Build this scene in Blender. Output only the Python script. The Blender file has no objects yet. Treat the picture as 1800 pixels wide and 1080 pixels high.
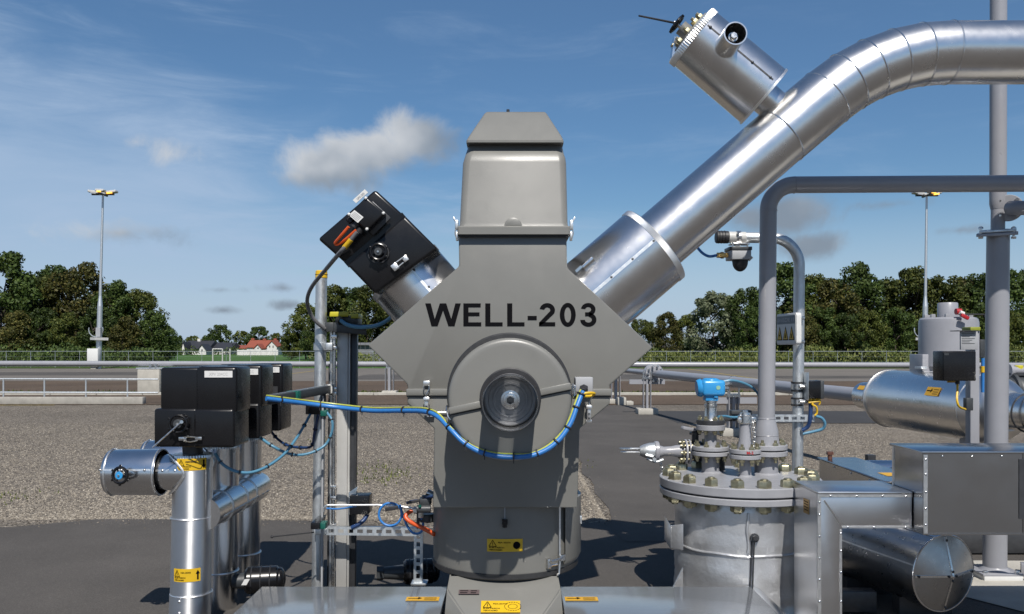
import bpy, bmesh, math, random
from mathutils import Vector as V, Matrix, noise as mnoise

# ------------------------------------------------------------------ camera, light, sky
SC = bpy.context.scene
COL = SC.collection
F, CX, HY, H = 1500.0, 900.0, 612.0, 2.05      # focal length in photo pixels, centre column, horizon row, eye height

cam = bpy.data.objects.new('camera', bpy.data.cameras.new('camera'))
COL.objects.link(cam)
cam.location = (0, 0, H)
cam.rotation_euler = (math.radians(90), 0, 0)
cam.data.sensor_width = 36
cam.data.lens = 30
cam.data.shift_y = 0.04
cam.data.clip_start = 0.05
cam.data.clip_end = 6000
SC.camera = cam

SUN_EL, SUN_AZ = math.radians(51), math.radians(7)      # sun behind the camera, a little to its right
sun = bpy.data.objects.new('sun', bpy.data.lights.new('sun', 'SUN'))
COL.objects.link(sun)
sun.location = (5, -20, 30)
sdir = V((math.sin(SUN_AZ) * math.cos(SUN_EL), -math.cos(SUN_AZ) * math.cos(SUN_EL), math.sin(SUN_EL)))
sun.rotation_euler = (-sdir).to_track_quat('-Z', 'Y').to_euler()
sun.data.energy = 4.6
sun.data.angle = math.radians(0.5)
sun.data.color = (1.0, 0.955, 0.89)

SC.view_settings.view_transform = 'Standard'
SC.view_settings.look = 'None'
SC.view_settings.gamma = 1
SC.view_settings.exposure = 0.5
SC.view_settings.use_curve_mapping = False

world = bpy.data.worlds.new('World')
SC.world = world
world.use_nodes = True


def build_sky():
    nt = world.node_tree
    nt.nodes.clear()
    N, L = nt.nodes.new, nt.links.new

    def mth(op, a, b=None, c=None, clamp=False):
        n = N('ShaderNodeMath'); n.operation = op; n.use_clamp = clamp
        for i, v in enumerate((a, b, c)):
            if v is None: continue
            if isinstance(v, (int, float)): n.inputs[i].default_value = v
            else: L(v, n.inputs[i])
        return n.outputs[0]

    def sstep(v, lo, hi, a=0.0, b=1.0):
        n = N('ShaderNodeMapRange'); n.interpolation_type = 'SMOOTHSTEP'
        L(v, n.inputs[0]); n.inputs[1].default_value = lo; n.inputs[2].default_value = hi
        n.inputs[3].default_value = a; n.inputs[4].default_value = b
        return n.outputs[0]

    out = N('ShaderNodeOutputWorld')
    sky = N('ShaderNodeTexSky'); sky.sky_type = 'NISHITA'; sky.sun_disc = False
    sky.sun_elevation = SUN_EL; sky.sun_rotation = math.pi - SUN_AZ
    sky.air_density = 1.0; sky.dust_density = 0.35; sky.ozone_density = 3.0
    bg = N('ShaderNodeBackground'); bg.inputs[1].default_value = SKY_STRENGTH
    hs = N('ShaderNodeHueSaturation'); hs.inputs['Saturation'].default_value = 1.30
    L(sky.outputs[0], hs.inputs['Color']); L(hs.outputs[0], bg.inputs[0])
    tc = N('ShaderNodeTexCoord'); sx = N('ShaderNodeSeparateXYZ'); L(tc.outputs['Generated'], sx.inputs[0])
    el = mth('ARCSINE', sx.outputs[2]); az = mth('ARCTAN2', sx.outputs[0], sx.outputs[1])
    cv = N('ShaderNodeCombineXYZ'); L(az, cv.inputs[0]); L(el, cv.inputs[1])

    def noise(scale, detail=6, rough=.6, vec=None, dist=0.0):
        n = N('ShaderNodeTexNoise'); n.inputs['Scale'].default_value = scale
        n.inputs['Detail'].default_value = detail; n.inputs['Roughness'].default_value = rough
        n.inputs['Distortion'].default_value = dist
        L(vec or tc.outputs['Generated'], n.inputs['Vector'])
        return n.outputs[0]
    # thin high cloud, drawn out in long streaks that rise to the right
    mp = N('ShaderNodeMapping'); mp.inputs['Rotation'].default_value = (0, 0, math.radians(-24)); mp.inputs['Scale'].default_value = (1.6, 8, 1)
    L(cv.outputs[0], mp.inputs[0])
    st = noise(3.0, 7, .62, mp.outputs[0], .6)
    big = noise(2.3, 3, .5)
    veil = mth('ADD', mth('MULTIPLY', sx.outputs[0], -1.35), mth('MULTIPLY_ADD', el, -3.8, .5))
    veil = mth('ADD', veil, mth('ADD', mth('MULTIPLY', mth('SUBTRACT', st, .5), 1.05), mth('MULTIPLY', mth('SUBTRACT', big, .5), 1.0)))
    veil = sstep(veil, -.35, .55, 0.13, .74)
    veil2 = sstep(mth('ADD', st, mth('MULTIPLY', el, -.25)), .40, .80, 0, .22)
    veil = mth('ADD', veil, veil2, clamp=True)
    veil = mth('MAXIMUM', veil, sstep(el, .0, .22, .85, 0.0))
    bgv = N('ShaderNodeBackground'); bgv.inputs[0].default_value = (.285, .372, .50, 1); bgv.inputs[1].default_value = 1.0
    m1 = N('ShaderNodeMixShader'); L(veil, m1.inputs[0]); L(bg.outputs[0], m1.inputs[1]); L(bgv.outputs[0], m1.inputs[2])
    # fair-weather clouds at their compass bearing and elevation
    blobs = [(728, 240, 78, 50, 1.0), (660, 266, 92, 42, 1.0), (572, 294, 96, 44, .95), (610, 262, 60, 30, .8), (530, 310, 60, 26, .7), (205, 410, 98, 22, .52), (305, 272, 52, 24, .42),
             (1385, 378, 75, 40, .9), (1330, 385, 50, 30, .7), (1428, 432, 72, 26, .8), (508, 537, 32, 12, .72), (395, 546, 30, 9, .60), (500, 507, 34, 8, .34), (392, 510, 36, 6, .30),
             (1205, 575, 26, 9, .6), (1560, 360, 55, 9, .35), (1690, 405, 45, 8, .35), (240, 250, 22, 14, .3)]
    mx = None; shade = None
    for (px, py, wx, wy, s) in blobs:
        a = math.atan((px - CX) / F); e = math.atan((HY - py) / F * math.cos(a))
        wa, we = wx / F, wy / F
        vm = N('ShaderNodeVectorMath'); vm.operation = 'MULTIPLY'; L(cv.outputs[0], vm.inputs[0]); vm.inputs[1].default_value = (1 / wa, 1 / we, 0)
        vd = N('ShaderNodeVectorMath'); vd.operation = 'DISTANCE'; L(vm.outputs[0], vd.inputs[0]); vd.inputs[1].default_value = (a / wa, e / we, 0)
        m = mth('MULTIPLY', mth('SUBTRACT', 1.25, vd.outputs['Value']), s)
        mx = m if mx is None else mth('SMOOTH_MAX', mx, m, .15)
    n1 = noise(16, 9, .62, None, .35); n2 = noise(9, 5, .55)
    dens = mth('ADD', mx, mth('MULTIPLY', mth('SUBTRACT', n1, .5), 1.55))
    fac = sstep(dens, .06, .80, 0, .92)
    # sunlit side up, greyer below: compare density a little higher up
    up = N('ShaderNodeVectorMath'); up.operation = 'ADD'; L(tc.outputs['Generated'], up.inputs[0]); up.inputs[1].default_value = (.008, 0, .022)
    n3 = noise(13, 2.5, .5, up.outputs[0], .2); n4 = noise(13, 2.5, .5, None, .2)
    ax_ = mth('MULTIPLY_ADD', mth('ADD', mth('MINIMUM', az, -.05), .155), .38, .2145)      # the long cloud climbs to the right
    sh = mth('ADD', mth('MULTIPLY', mth('SUBTRACT', n4, n3), .7), mth('MULTIPLY', mth('SUBTRACT', n2, .5), .55))
    sh = mth('ADD', sh, mth('MULTIPLY', mth('MAXIMUM', mth('SUBTRACT', el, ax_), -.022), 9.0))
    sh = sstep(sh, -.20, .36)
    mc = N('ShaderNodeMix'); mc.data_type = 'RGBA'; L(sh, mc.inputs[0]); mc.inputs[6].default_value = (.165, .20, .245, 1); mc.inputs[7].default_value = (.43, .445, .465, 1)
    bgc = N('ShaderNodeBackground'); L(mc.outputs[2], bgc.inputs[0]); bgc.inputs[1].default_value = 1.0
    m2 = N('ShaderNodeMixShader'); L(fac, m2.inputs[0]); L(m1.outputs[0], m2.inputs[1]); L(bgc.outputs[0], m2.inputs[2])
    L(m2.outputs[0], out.inputs[0])


SKY_STRENGTH = 0.06
build_sky()

# ------------------------------------------------------------------ helpers
random.seed(7)


def W(px, py, Y):
    return V(((px - CX) * Y / F, Y, H - (py - HY) * Y / F))


def S(Y):
    return Y / F


def frame(axis, hint=None):
    a = V(axis).normalized()
    h = V(hint) if hint is not None else (V((0, 0, 1)) if abs(a.z) < .9 else V((0, 1, 0)))
    x = (h - a * h.dot(a)).normalized()
    return x, a.cross(x), a


class G:
    def __init__(s):
        s.bm = bmesh.new()

    def _bev(s, faces, off, seg=2):
        if off:
            ed = list({e for f in faces for e in f.edges})
            bmesh.ops.bevel(s.bm, geom=ed, offset=off, segments=seg, affect='EDGES', profile=.5)

    def hexa(s, p, bev=0, seg=2):          # 8 points: bottom ring 4, top ring 4
        v = [s.bm.verts.new(q) for q in p]
        fs = [s.bm.faces.new([v[i] for i in q]) for q in ((3, 2, 1, 0), (4, 5, 6, 7), (0, 1, 5, 4), (1, 2, 6, 5), (2, 3, 7, 6), (3, 0, 4, 7))]
        bmesh.ops.recalc_face_normals(s.bm, faces=fs)
        s._bev(fs, bev, seg)
        return s

    def box(s, c, size, rot=None, bev=0, seg=2):
        c = V(c); hx, hy, hz = size[0] / 2, size[1] / 2, size[2] / 2
        p = [V(q) for q in ((-hx, -hy, -hz), (hx, -hy, -hz), (hx, hy, -hz), (-hx, hy, -hz), (-hx, -hy, hz), (hx, -hy, hz), (hx, hy, hz), (-hx, hy, hz))]
        if rot is not None: p = [rot @ q for q in p]
        return s.hexa([c + q for q in p], bev, seg)

    def pbox(s, x0, y0, x1, y1, Y, dY, bev=0, seg=2):   # box whose front face fills a rectangle seen at distance Y, dY deep
        a, b = W(x0, y1, Y), W(x1, y0, Y)
        return s.box(((a.x + b.x) / 2, Y + dY / 2, (a.z + b.z) / 2), (abs(b.x - a.x), dY, abs(b.z - a.z)), None, bev, seg)

    def beam(s, a, b, w, h, bev=0, up=(0, 0, 1)):
        a, b = V(a), V(b); x, y, z = frame(b - a, up)
        m = Matrix((y, z, x)).transposed()
        return s.box((a + b) / 2, (w, (b - a).length, h), m, bev)

    def prism(s, pts, ext, bev=0, seg=2):
        ext = V(ext); n = len(pts)
        a = [s.bm.verts.new(V(p)) for p in pts]; b = [s.bm.verts.new(V(p) + ext) for p in pts]
        fs = [s.bm.faces.new(a[::-1]), s.bm.faces.new(b)]
        for i in range(n):
            fs.append(s.bm.faces.new((a[i], a[(i + 1) % n], b[(i + 1) % n], b[i])))
        bmesh.ops.recalc_face_normals(s.bm, faces=fs)
        s._bev(fs, bev, seg)
        return s

    def rings(s, rings, cap0=True, cap1=True, closed=True):
        vr = [[s.bm.verts.new(p) for p in r] for r in rings]
        n = len(vr[0]); fs = []
        for a, b in zip(vr[:-1], vr[1:]):
            for i in range(n if closed else n - 1):
                j = (i + 1) % n
                fs.append(s.bm.faces.new((a[i], a[j], b[j], b[i])))
        if cap0: fs.append(s.bm.faces.new(vr[0][::-1]))
        if cap1: fs.append(s.bm.faces.new(vr[-1]))
        bmesh.ops.recalc_face_normals(s.bm, faces=fs)
        return s

    def lathe(s, o, axis, prof, seg=32, cap0=True, cap1=True, hint=None, arc=None):
        o = V(o); x, y, z = frame(axis, hint)
        if arc: an = [arc[0] + (arc[1] - arc[0]) * i / seg for i in range(seg + 1)]
        else: an = [2 * math.pi * i / seg for i in range(seg)]
        rs = [[o + z * t + x * (r * math.cos(q)) + y * (r * math.sin(q)) for q in an] for (t, r) in prof]
        return s.rings(rs, cap0 and not arc, cap1 and not arc, closed=not arc)

    def cyl(s, a, b, r0, r1=None, seg=20, caps=True, ch=0):
        a, b = V(a), V(b); l = (b - a).length; r1 = r0 if r1 is None else r1
        pr = [(0, r0), (l, r1)] if not ch else [(0, r0 - ch), (ch, r0), (l - ch, r1), (l, r1 - ch)]
        return s.lathe(a, b - a, pr, seg, caps, caps)

    def pipe(s, a, b, ro, ri, seg=32):     # open tube with wall thickness
        a, b = V(a), V(b); l = (b - a).length
        return s.lathe(a, b - a, [(0, ri), (0, ro), (l, ro), (l, ri), (0, ri)], seg, False, False)

    def tube(s, pts, r, seg=10, sub=0, caps=True):
        pts = [V(p) for p in pts]
        if sub: pts = crom(pts, sub)
        n = len(pts); tang = []
        for i in range(n):
            t = V((0, 0, 0))
            if i > 0: t += (pts[i] - pts[i - 1]).normalized()
            if i < n - 1: t += (pts[i + 1] - pts[i]).normalized()
            tang.append(t.normalized())
        x, y, z = frame(tang[0]); rs = []
        for i in range(n):
            t = tang[i]; x = (x - t * x.dot(t)).normalized(); y = t.cross(x)
            rs.append([pts[i] + x * (r * math.cos(2 * math.pi * k / seg)) + y * (r * math.sin(2 * math.pi * k / seg)) for k in range(seg)])
        return s.rings(rs, caps, caps)

    def torus(s, c, axis, R, r, seg=32, rs=8, arc=None):
        c = V(c); x, y, z = frame(axis); rr = []
        n = seg if not arc else seg + 1
        for i in range(n):
            a = 2 * math.pi * i / seg if not arc else arc[0] + (arc[1] - arc[0]) * i / seg
            d = x * math.cos(a) + y * math.sin(a)
            rr.append([c + d * (R + r * math.cos(2 * math.pi * k / rs)) + z * (r * math.sin(2 * math.pi * k / rs)) for k in range(rs)])
        if not arc: return s.rings(rr + [rr[0]], False, False)
        return s.rings(rr, True, True)

    def ribring(s, o, axis, r, w, n=70, dep=.05):       # crimped sheet-metal band
        o = V(o); x, y, z = frame(axis)
        def ring(t, k): return [o + z * t + (x * math.cos(2 * math.pi * i / (2 * n)) + y * math.sin(2 * math.pi * i / (2 * n))) * (r * k * (1 - (dep if i % 2 else 0))) for i in range(2 * n)]
        return s.rings([ring(0, 1), ring(w * .85, 1), ring(w, .97)], True, True)

    def nut(s, c, axis, r, h, hint=None):
        return s.lathe(V(c), axis, [(0, r), (h * .8, r), (h, r * .86)], 6, True, True, hint)

    def sphere(s, c, r, seg=14, axis=(0, 0, 1), sz=1.0, half=False):
        n = seg // 2; lo = 0 if half else -math.pi / 2
        pr = [(r * sz * math.sin(lo + (math.pi / 2 - lo) * i / n), max(r * math.cos(lo + (math.pi / 2 - lo) * i / n), r * .02)) for i in range(n + 1)]
        return s.lathe(c, axis, pr, seg)

    def mesh(s, name, off=V((0, 0, 0)), ang=38):
        me = bpy.data.meshes.new(name)
        for v in s.bm.verts: v.co -= off
        s.bm.to_mesh(me); s.bm.free()
        me.shade_smooth()
        if ang is not None: me.set_sharp_from_angle(angle=math.radians(ang))
        return me


def crom(p, sub):
    out = []; q = [p[0] * 2 - p[1]] + p + [p[-1] * 2 - p[-2]]
    for i in range(1, len(q) - 2):
        a, b, c, d = q[i - 1:i + 3]
        for k in range(sub):
            t = k / sub
            out.append(.5 * ((2 * b) + (c - a) * t + (2 * a - 5 * b + 4 * c - d) * t * t + (3 * b - a - 3 * c + d) * t ** 3))
    out.append(p[-1])
    return out


def bend(p0, p1, p2, R, n=10):        # polyline p0-p1-p2 with a rounded corner
    p0, p1, p2 = V(p0), V(p1), V(p2); a = (p0 - p1).normalized(); b = (p2 - p1).normalized()
    th = a.angle(b); T = R / math.tan(th / 2); s = p1 + a * T; c = p1 + (a + b).normalized() * (R / math.sin(th / 2))
    e = p1 + b * T; u = (s - c); w = (e - c); tot = u.angle(w); ax = u.cross(w).normalized()
    return [p0] + [c + Matrix.Rotation(tot * i / n, 3, ax) @ u for i in range(n + 1)] + [p2]


BASE = {}


def setp(o, label=None, cat=None, group=None, kind=None):
    if label: o['label'] = label
    if cat: o['category'] = cat
    if group: o['group'] = group
    if kind: o['kind'] = kind
    return o


def thing(name, label, cat, loc=(0, 0, 0), group=None):
    o = bpy.data.objects.new(name, None); o.empty_display_size = .2
    COL.objects.link(o); o.location = loc; BASE[o.name] = V(loc)
    return setp(o, label, cat, group)


def part(name, g, mat, parent, label=None, stuff=False, ang=38):
    off = BASE[parent.name]
    o = bpy.data.objects.new(name, g.mesh(name, off, ang)); COL.objects.link(o)
    o.parent = parent; o.data.materials.append(mat); BASE[o.name] = off
    return setp(o, label, None, None, 'stuff' if stuff else None)


def inst(name, me, parent, loc, rot=None, label=None):
    o = bpy.data.objects.new(name, me); COL.objects.link(o); o.parent = parent
    o.location = V(loc) - BASE[parent.name]
    if rot is not None: o.rotation_euler = rot
    return setp(o, label)


def solo(name, g, mat, label, cat, group=None, ang=38, loc=None):
    off = V(loc) if loc is not None else V((0, 0, 0))
    o = bpy.data.objects.new(name, g.mesh(name, off, ang)); COL.objects.link(o); o.location = off
    o.data.materials.append(mat); BASE[o.name] = off
    return setp(o, label, cat, group)


def struct(name, g, mat, ang=38, kind='structure'):
    o = bpy.data.objects.new(name, g.mesh(name, V((0, 0, 0)), ang)); COL.objects.link(o)
    o.data.materials.append(mat); BASE[o.name] = V((0, 0, 0))
    return setp(o, None, None, None, kind)


def copy_tree(o, parent=None):
    c = o.copy(); COL.objects.link(c); c.parent = parent; BASE[c.name] = BASE[o.name]
    for ch in [q for q in list(COL.objects) if q.parent == o]: copy_tree(ch, c)
    return c


# ------------------------------------------------------------------ materials
def new_mat(name):
    m = bpy.data.materials.new(name); m.use_nodes = True
    nt = m.node_tree; return m, nt, nt.nodes['Principled BSDF']


def nz(nt, scale, detail=4, rough=.55, sc=(1, 1, 1), coord='Object', vec=None):
    tc = nt.nodes.new('ShaderNodeTexCoord'); mp = nt.nodes.new('ShaderNodeMapping'); mp.inputs['Scale'].default_value = sc
    nt.links.new(tc.outputs[coord], mp.inputs[0])
    n = nt.nodes.new('ShaderNodeTexNoise'); n.inputs['Scale'].default_value = scale; n.inputs['Detail'].default_value = detail; n.inputs['Roughness'].default_value = rough
    nt.links.new(mp.outputs[0], n.inputs['Vector'])
    return n.outputs[0]


def ramp(nt, v, stops):
    r = nt.nodes.new('ShaderNodeValToRGB'); e = r.color_ramp.elements
    while len(e) < len(stops): e.new(.5)
    for i, (p, c) in enumerate(stops):
        e[i].position = p; e[i].color = (c[0], c[1], c[2], 1) if not isinstance(c, (int, float)) else (c, c, c, 1)
    nt.links.new(v, r.inputs[0]); return r.outputs[0]


def mul(c, k): return tuple(min(1, x * k) for x in c)


def mixc(nt, f, a, b, mode='MIX'):
    m = nt.nodes.new('ShaderNodeMix'); m.data_type = 'RGBA'; m.blend_type = mode
    for i, v in ((0, f), (6, a), (7, b)):
        if isinstance(v, tuple): m.inputs[i].default_value = (v[0], v[1], v[2], 1)
        elif isinstance(v, (int, float)): m.inputs[i].default_value = v
        else: nt.links.new(v, m.inputs[i])
    return m.outputs[2]


KA = .66      # paints and minerals: keeps base colours at real-world level under this sun and exposure


def pm(name, base, rough=.5, metal=0.0, var=.12, vs=6, rvar=.08, bump=0.0, bs=60, sc=(1, 1, 1), spec=.5, coat=0.0, aniso=0.0, detail=5, coord='Object', dirt=0.0, dirtcol=(.10, .085, .065)):
    if metal < .5 and max(base) > .03: base = mul(base, KA)
    m, nt, b = new_mat(name); L = nt.links.new
    n = nz(nt, vs, detail, .6, sc, coord)
    col = ramp(nt, n, [(.28, mul(base, 1 - var)), (.72, mul(base, 1 + var))])
    if dirt:
        d = ramp(nt, nz(nt, vs * .6 + 1.3, 8, .7, (1, 1, .45), coord), [(.52, 0.0), (.78, dirt)])
        col = mixc(nt, d, col, dirtcol)
    L(col, b.inputs['Base Color'])
    if rvar:
        r2 = nz(nt, vs * 2.3, 6, .65, sc, coord)
        L(ramp(nt, r2, [(.3, max(.02, rough - rvar)), (.7, rough + rvar)]), b.inputs['Roughness'])
    else: b.inputs['Roughness'].default_value = rough
    b.inputs['Metallic'].default_value = metal
    b.inputs['Specular IOR Level'].default_value = spec
    b.inputs['Coat Weight'].default_value = coat
    b.inputs['Anisotropic'].default_value = aniso
    if bump:
        bn = nt.nodes.new('ShaderNodeBump'); bn.inputs['Strength'].default_value = bump; bn.inputs['Distance'].default_value = .02
        L(nz(nt, bs, 5, .6, sc, coord), bn.inputs['Height']); L(bn.outputs[0], b.inputs['Normal'])
    return m


def clad(name, base, rough, dent=.05, vs=9):
    """sheet aluminium: satin, finely scratched, faintly dented"""
    m, nt, b = new_mat(name); L = nt.links.new
    n = nz(nt, vs, 6, .65)
    fine = nz(nt, 130, 3, .7, (1, .12, .12))
    c = ramp(nt, n, [(.3, mul(base, .96)), (.72, mul(base, 1.03))])
    c = mixc(nt, ramp(nt, nz(nt, 3.1, 9, .72), [(.66, 0.0), (.86, .16)]), c, (.50, .48, .45))
    L(c, b.inputs['Base Color']); b.inputs['Metallic'].default_value = 1
    L(ramp(nt, nz(nt, 7, 6, .6), [(.3, rough - .015), (.75, rough + .035)]), b.inputs['Roughness'])
    bn = nt.nodes.new('ShaderNodeBump'); bn.inputs['Strength'].default_value = dent; bn.inputs['Distance'].default_value = .03
    L(nz(nt, 5.5, 2, .5), bn.inputs['Height'])
    b2 = nt.nodes.new('ShaderNodeBump'); b2.inputs['Strength'].default_value = .018; b2.inputs['Distance'].default_value = .002
    L(fine, b2.inputs['Height']); L(bn.outputs[0], b2.inputs['Normal']); L(b2.outputs[0], b.inputs['Normal'])
    return m


M = {}
M['grp'] = pm('grey_grp', (.228, .225, .208), .37, 0, .05, 2.6, .06, .05, 160, spec=.5, dirt=.20, dirtcol=(.105, .104, .097))
M['grp_dark'] = pm('grey_grp_gasket', (.022, .022, .023), .5, 0, .2, 20, .1)
M['alu'] = clad('clad_aluminium', (.72, .71, .70), .25, .06)
M['alu_dull'] = clad('clad_aluminium_dull', (.68, .68, .685), .215, .035)
M['alu_riser'] = clad('riser_aluminium', (.72, .72, .725), .38, .03)
_nt = M['alu_riser'].node_tree; _b = _nt.nodes['Principled BSDF']; _t = _nt.nodes.new('ShaderNodeTangent'); _t.direction_type = 'RADIAL'; _t.axis = 'Z'
_nt.links.new(_t.outputs[0], _b.inputs['Tangent']); _b.inputs['Anisotropic'].default_value = .85; _b.inputs['Anisotropic Rotation'].default_value = .25
M['alu_bright'] = pm('bright_strip', (.80, .79, .77), .38, 1, .06, 30, .08)
M['alu_shaded'] = pm('shaded_drum_sheet', (.40, .40, .405), .30, 1, .08, 7, .05)  # lying drum's aluminium, darkened: the casing's shade put into its colour
M['steel'] = pm('stainless', (.60, .595, .585), .30, 1, .08, 20, .1)
M['galv'] = pm('galvanised_steel', (.52, .545, .56), .47, .85, .16, 22, .1, .04, 60, (1, 1, .4))
M['pipe_grey'] = pm('grey_pipe_paint', (.34, .345, .375), .33, 0, .05, 4, .06, .02, 90, spec=.5)
M['vessel'] = pm('silver_paint_lumpy', (.54, .545, .555), .38, .75, .07, 5, .06, .26, 16, detail=6, dirt=.12)
M['flange'] = pm('grey_flange_paint', (.36, .365, .39), .40, 0, .08, 9, .1, .05, 60, dirt=.12)
M['brass'] = pm('olive_plated_steel', (.36, .33, .22), .38, .9, .25, 30, .1)
M['gold'] = pm('brass_fitting', (.55, .36, .14), .35, 1, .15, 30, .1)
M['black'] = pm('black_plastic', (.007, .007, .008), .27, 0, .15, 5, .03, .006, 140, spec=.32)
M['black_rough'] = pm('black_rubber', (.016, .016, .018), .55, 0, .2, 20, .1)
M['dark_steel'] = pm('dark_steel', (.07, .072, .078), .42, .4, .2, 14, .1)
M['dgrey'] = pm('dark_grey_plastic', (.045, .05, .055), .45, 0, .15, 15, .1)
M['white'] = pm('white_paint', (.78, .78, .76), .45, 0, .05, 14, .1)
M['offwhite'] = pm('offwhite_paint', (.62, .62, .60), .5, 0, .08, 9, .1, dirt=.15)
M['boxgrey'] = pm('light_grey_plastic', (.42, .43, .45), .45, 0, .05, 14, .05)
M['yellow'] = pm('yellow_vinyl', (.80, .50, .015), .45, 0, .05, 12, .05)
M['orange_vinyl'] = pm('faded_yellow_vinyl', (.76, .42, .03), .5, 0, .06, 12, .05)
M['ink'] = pm('black_ink', (.005, .005, .006), .7, 0, .05, 12, 0, spec=.03)
M['greyink'] = pm('grey_ink', (.5, .5, .5), .6, 0, .05, 12, 0)
M['whiteink'] = pm('white_ink', (.55, .58, .6), .6, 0, .05, 12, 0)
M['bluebar'] = pm('slate_blue_print', (.13, .17, .21), .4, 0, .05, 12, 0)
M['mauve'] = pm('mauve_plate', (.13, .095, .095), .45, 0, .1, 20, .05)
M['blue'] = pm('blue_cable_sheath', (.035, .215, .60), .38, 0, .07, 25, .05)
M['lblue'] = pm('pale_blue_cable_sheath', (.095, .27, .41), .4, 0, .08, 25, .05)
M['dblue'] = pm('dark_blue_cable_sheath', (.015, .05, .16), .4, 0, .1, 25, .05)
M['earth'] = pm('yellow_green_earth_cable', (.52, .56, .10), .4, 0, .15, 40, .05)
M['orange'] = pm('orange_cable_sheath', (.75, .105, .018), .42, 0, .08, 25, .05)
M['greycable'] = pm('grey_cable_sheath', (.19, .19, .20), .4, 0, .08, 25, .05)
M['bluepaint'] = pm('blue_enamel', (.040, .34, .74), .32, 0, .06, 10, .05, .03, 60)
M['ylid'] = pm('yellow_plastic', (.62, .55, .03), .42, 0, .06, 12, .05)
M['teal'] = pm('green_plastic', (.005, .11, .085), .42, 0, .1, 12, .05)
M['red'] = pm('red_paint', (.45, .015, .02), .4, 0, .1, 12, .05)
M['concrete'] = pm('concrete', (.40, .38, .34), .85, 0, .16, 3.5, 0, .4, 45, dirt=.25)
M['concrete_lt'] = pm('pale_concrete', (.50, .475, .42), .85, 0, .12, 3.5, 0, .35, 50, dirt=.2)
M['brown'] = pm('rusty_brown', (.10, .035, .02), .6, 0, .2, 20, .1)
M['cover'] = pm('glossy_grey_cover', (.22, .235, .255), .13, 0, .05, 2.5, .03, .006, 3, spec=.6, dirt=.06)
M['alu_matte'] = pm('matte_aluminium', (.62, .61, .585), .5, .35, .06, 6, .08)

m, nt, b = new_mat('clear_acrylic')
out = nt.nodes['Material Output']
tr = nt.nodes.new('ShaderNodeBsdfTransparent'); tr.inputs[0].default_value = (.80, .81, .82, 1)
gl = nt.nodes.new('ShaderNodeBsdfGlossy'); gl.inputs[0].default_value = (.9, .9, .9, 1); gl.inputs[1].default_value = .06
fr = nt.nodes.new('ShaderNodeFresnel'); fr.inputs[0].default_value = 1.5
df = nt.nodes.new('ShaderNodeBsdfDiffuse'); df.inputs[0].default_value = (.4, .41, .42, 1)
x1 = nt.nodes.new('ShaderNodeMixShader'); x1.inputs[0].default_value = .10
nt.links.new(tr.outputs[0], x1.inputs[1]); nt.links.new(df.outputs[0], x1.inputs[2])
x2 = nt.nodes.new('ShaderNodeMixShader'); nt.links.new(fr.outputs[0], x2.inputs[0]); nt.links.new(x1.outputs[0], x2.inputs[1]); nt.links.new(gl.outputs[0], x2.inputs[2])
nt.links.new(x2.outputs[0], out.inputs[0])
M['acrylic'] = m

m, nt, b = new_mat('lit_amber_lens')
b.inputs['Base Color'].default_value = (.8, .4, .05, 1); b.inputs['Emission Color'].default_value = (1, .45, .06, 1); b.inputs['Emission Strength'].default_value = 1.1
M['amber'] = m


def ground_mat(name, stops, fine=70, bump=.6, big=(.8, 1.15), rough=.9, stones=0.0, patch=.12, dist=.02):
    stops = [(p_, mul(c_, .62)) for p_, c_ in stops]
    m, nt, b = new_mat(name); L = nt.links.new
    f = nz(nt, fine, 4, .75); c = ramp(nt, f, stops)
    if stones:
        tc = nt.nodes.new('ShaderNodeTexCoord'); vo = nt.nodes.new('ShaderNodeTexVoronoi'); vo.inputs['Scale'].default_value = stones
        L(tc.outputs['Object'], vo.inputs['Vector'])
        sp = nt.nodes.new('ShaderNodeSeparateColor'); L(vo.outputs['Color'], sp.inputs[0])
        sc = ramp(nt, sp.outputs[0], [(0, mul(stops[0][1], .75)), (.35, stops[0][1]), (.7, stops[-1][1]), (.93, mul(stops[-1][1], 1.25)), (1, mul(stops[-1][1], 1.7))])
        c = mixc(nt, .68, c, sc)
        hgt = ramp(nt, vo.outputs['Distance'], [(0, 1.0), (.6, 0.0)])
    k = ramp(nt, nz(nt, patch, 7, .62), [(.3, big[0]), (.7, big[1])])
    c = mixc(nt, 1.0, c, k, 'MULTIPLY')
    k2 = ramp(nt, nz(nt, 1.1, 6, .7, (1, .5, 1)), [(.3, .90), (.72, 1.07)])
    c = mixc(nt, 1.0, c, k2, 'MULTIPLY')
    L(c, b.inputs['Base Color']); b.inputs['Roughness'].default_value = rough; b.inputs['Specular IOR Level'].default_value = .25
    bn = nt.nodes.new('ShaderNodeBump'); bn.inputs['Strength'].default_value = bump; bn.inputs['Distance'].default_value = dist
    L(hgt if stones else f, bn.inputs['Height']); L(bn.outputs[0], b.inputs['Normal'])
    return m


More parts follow.
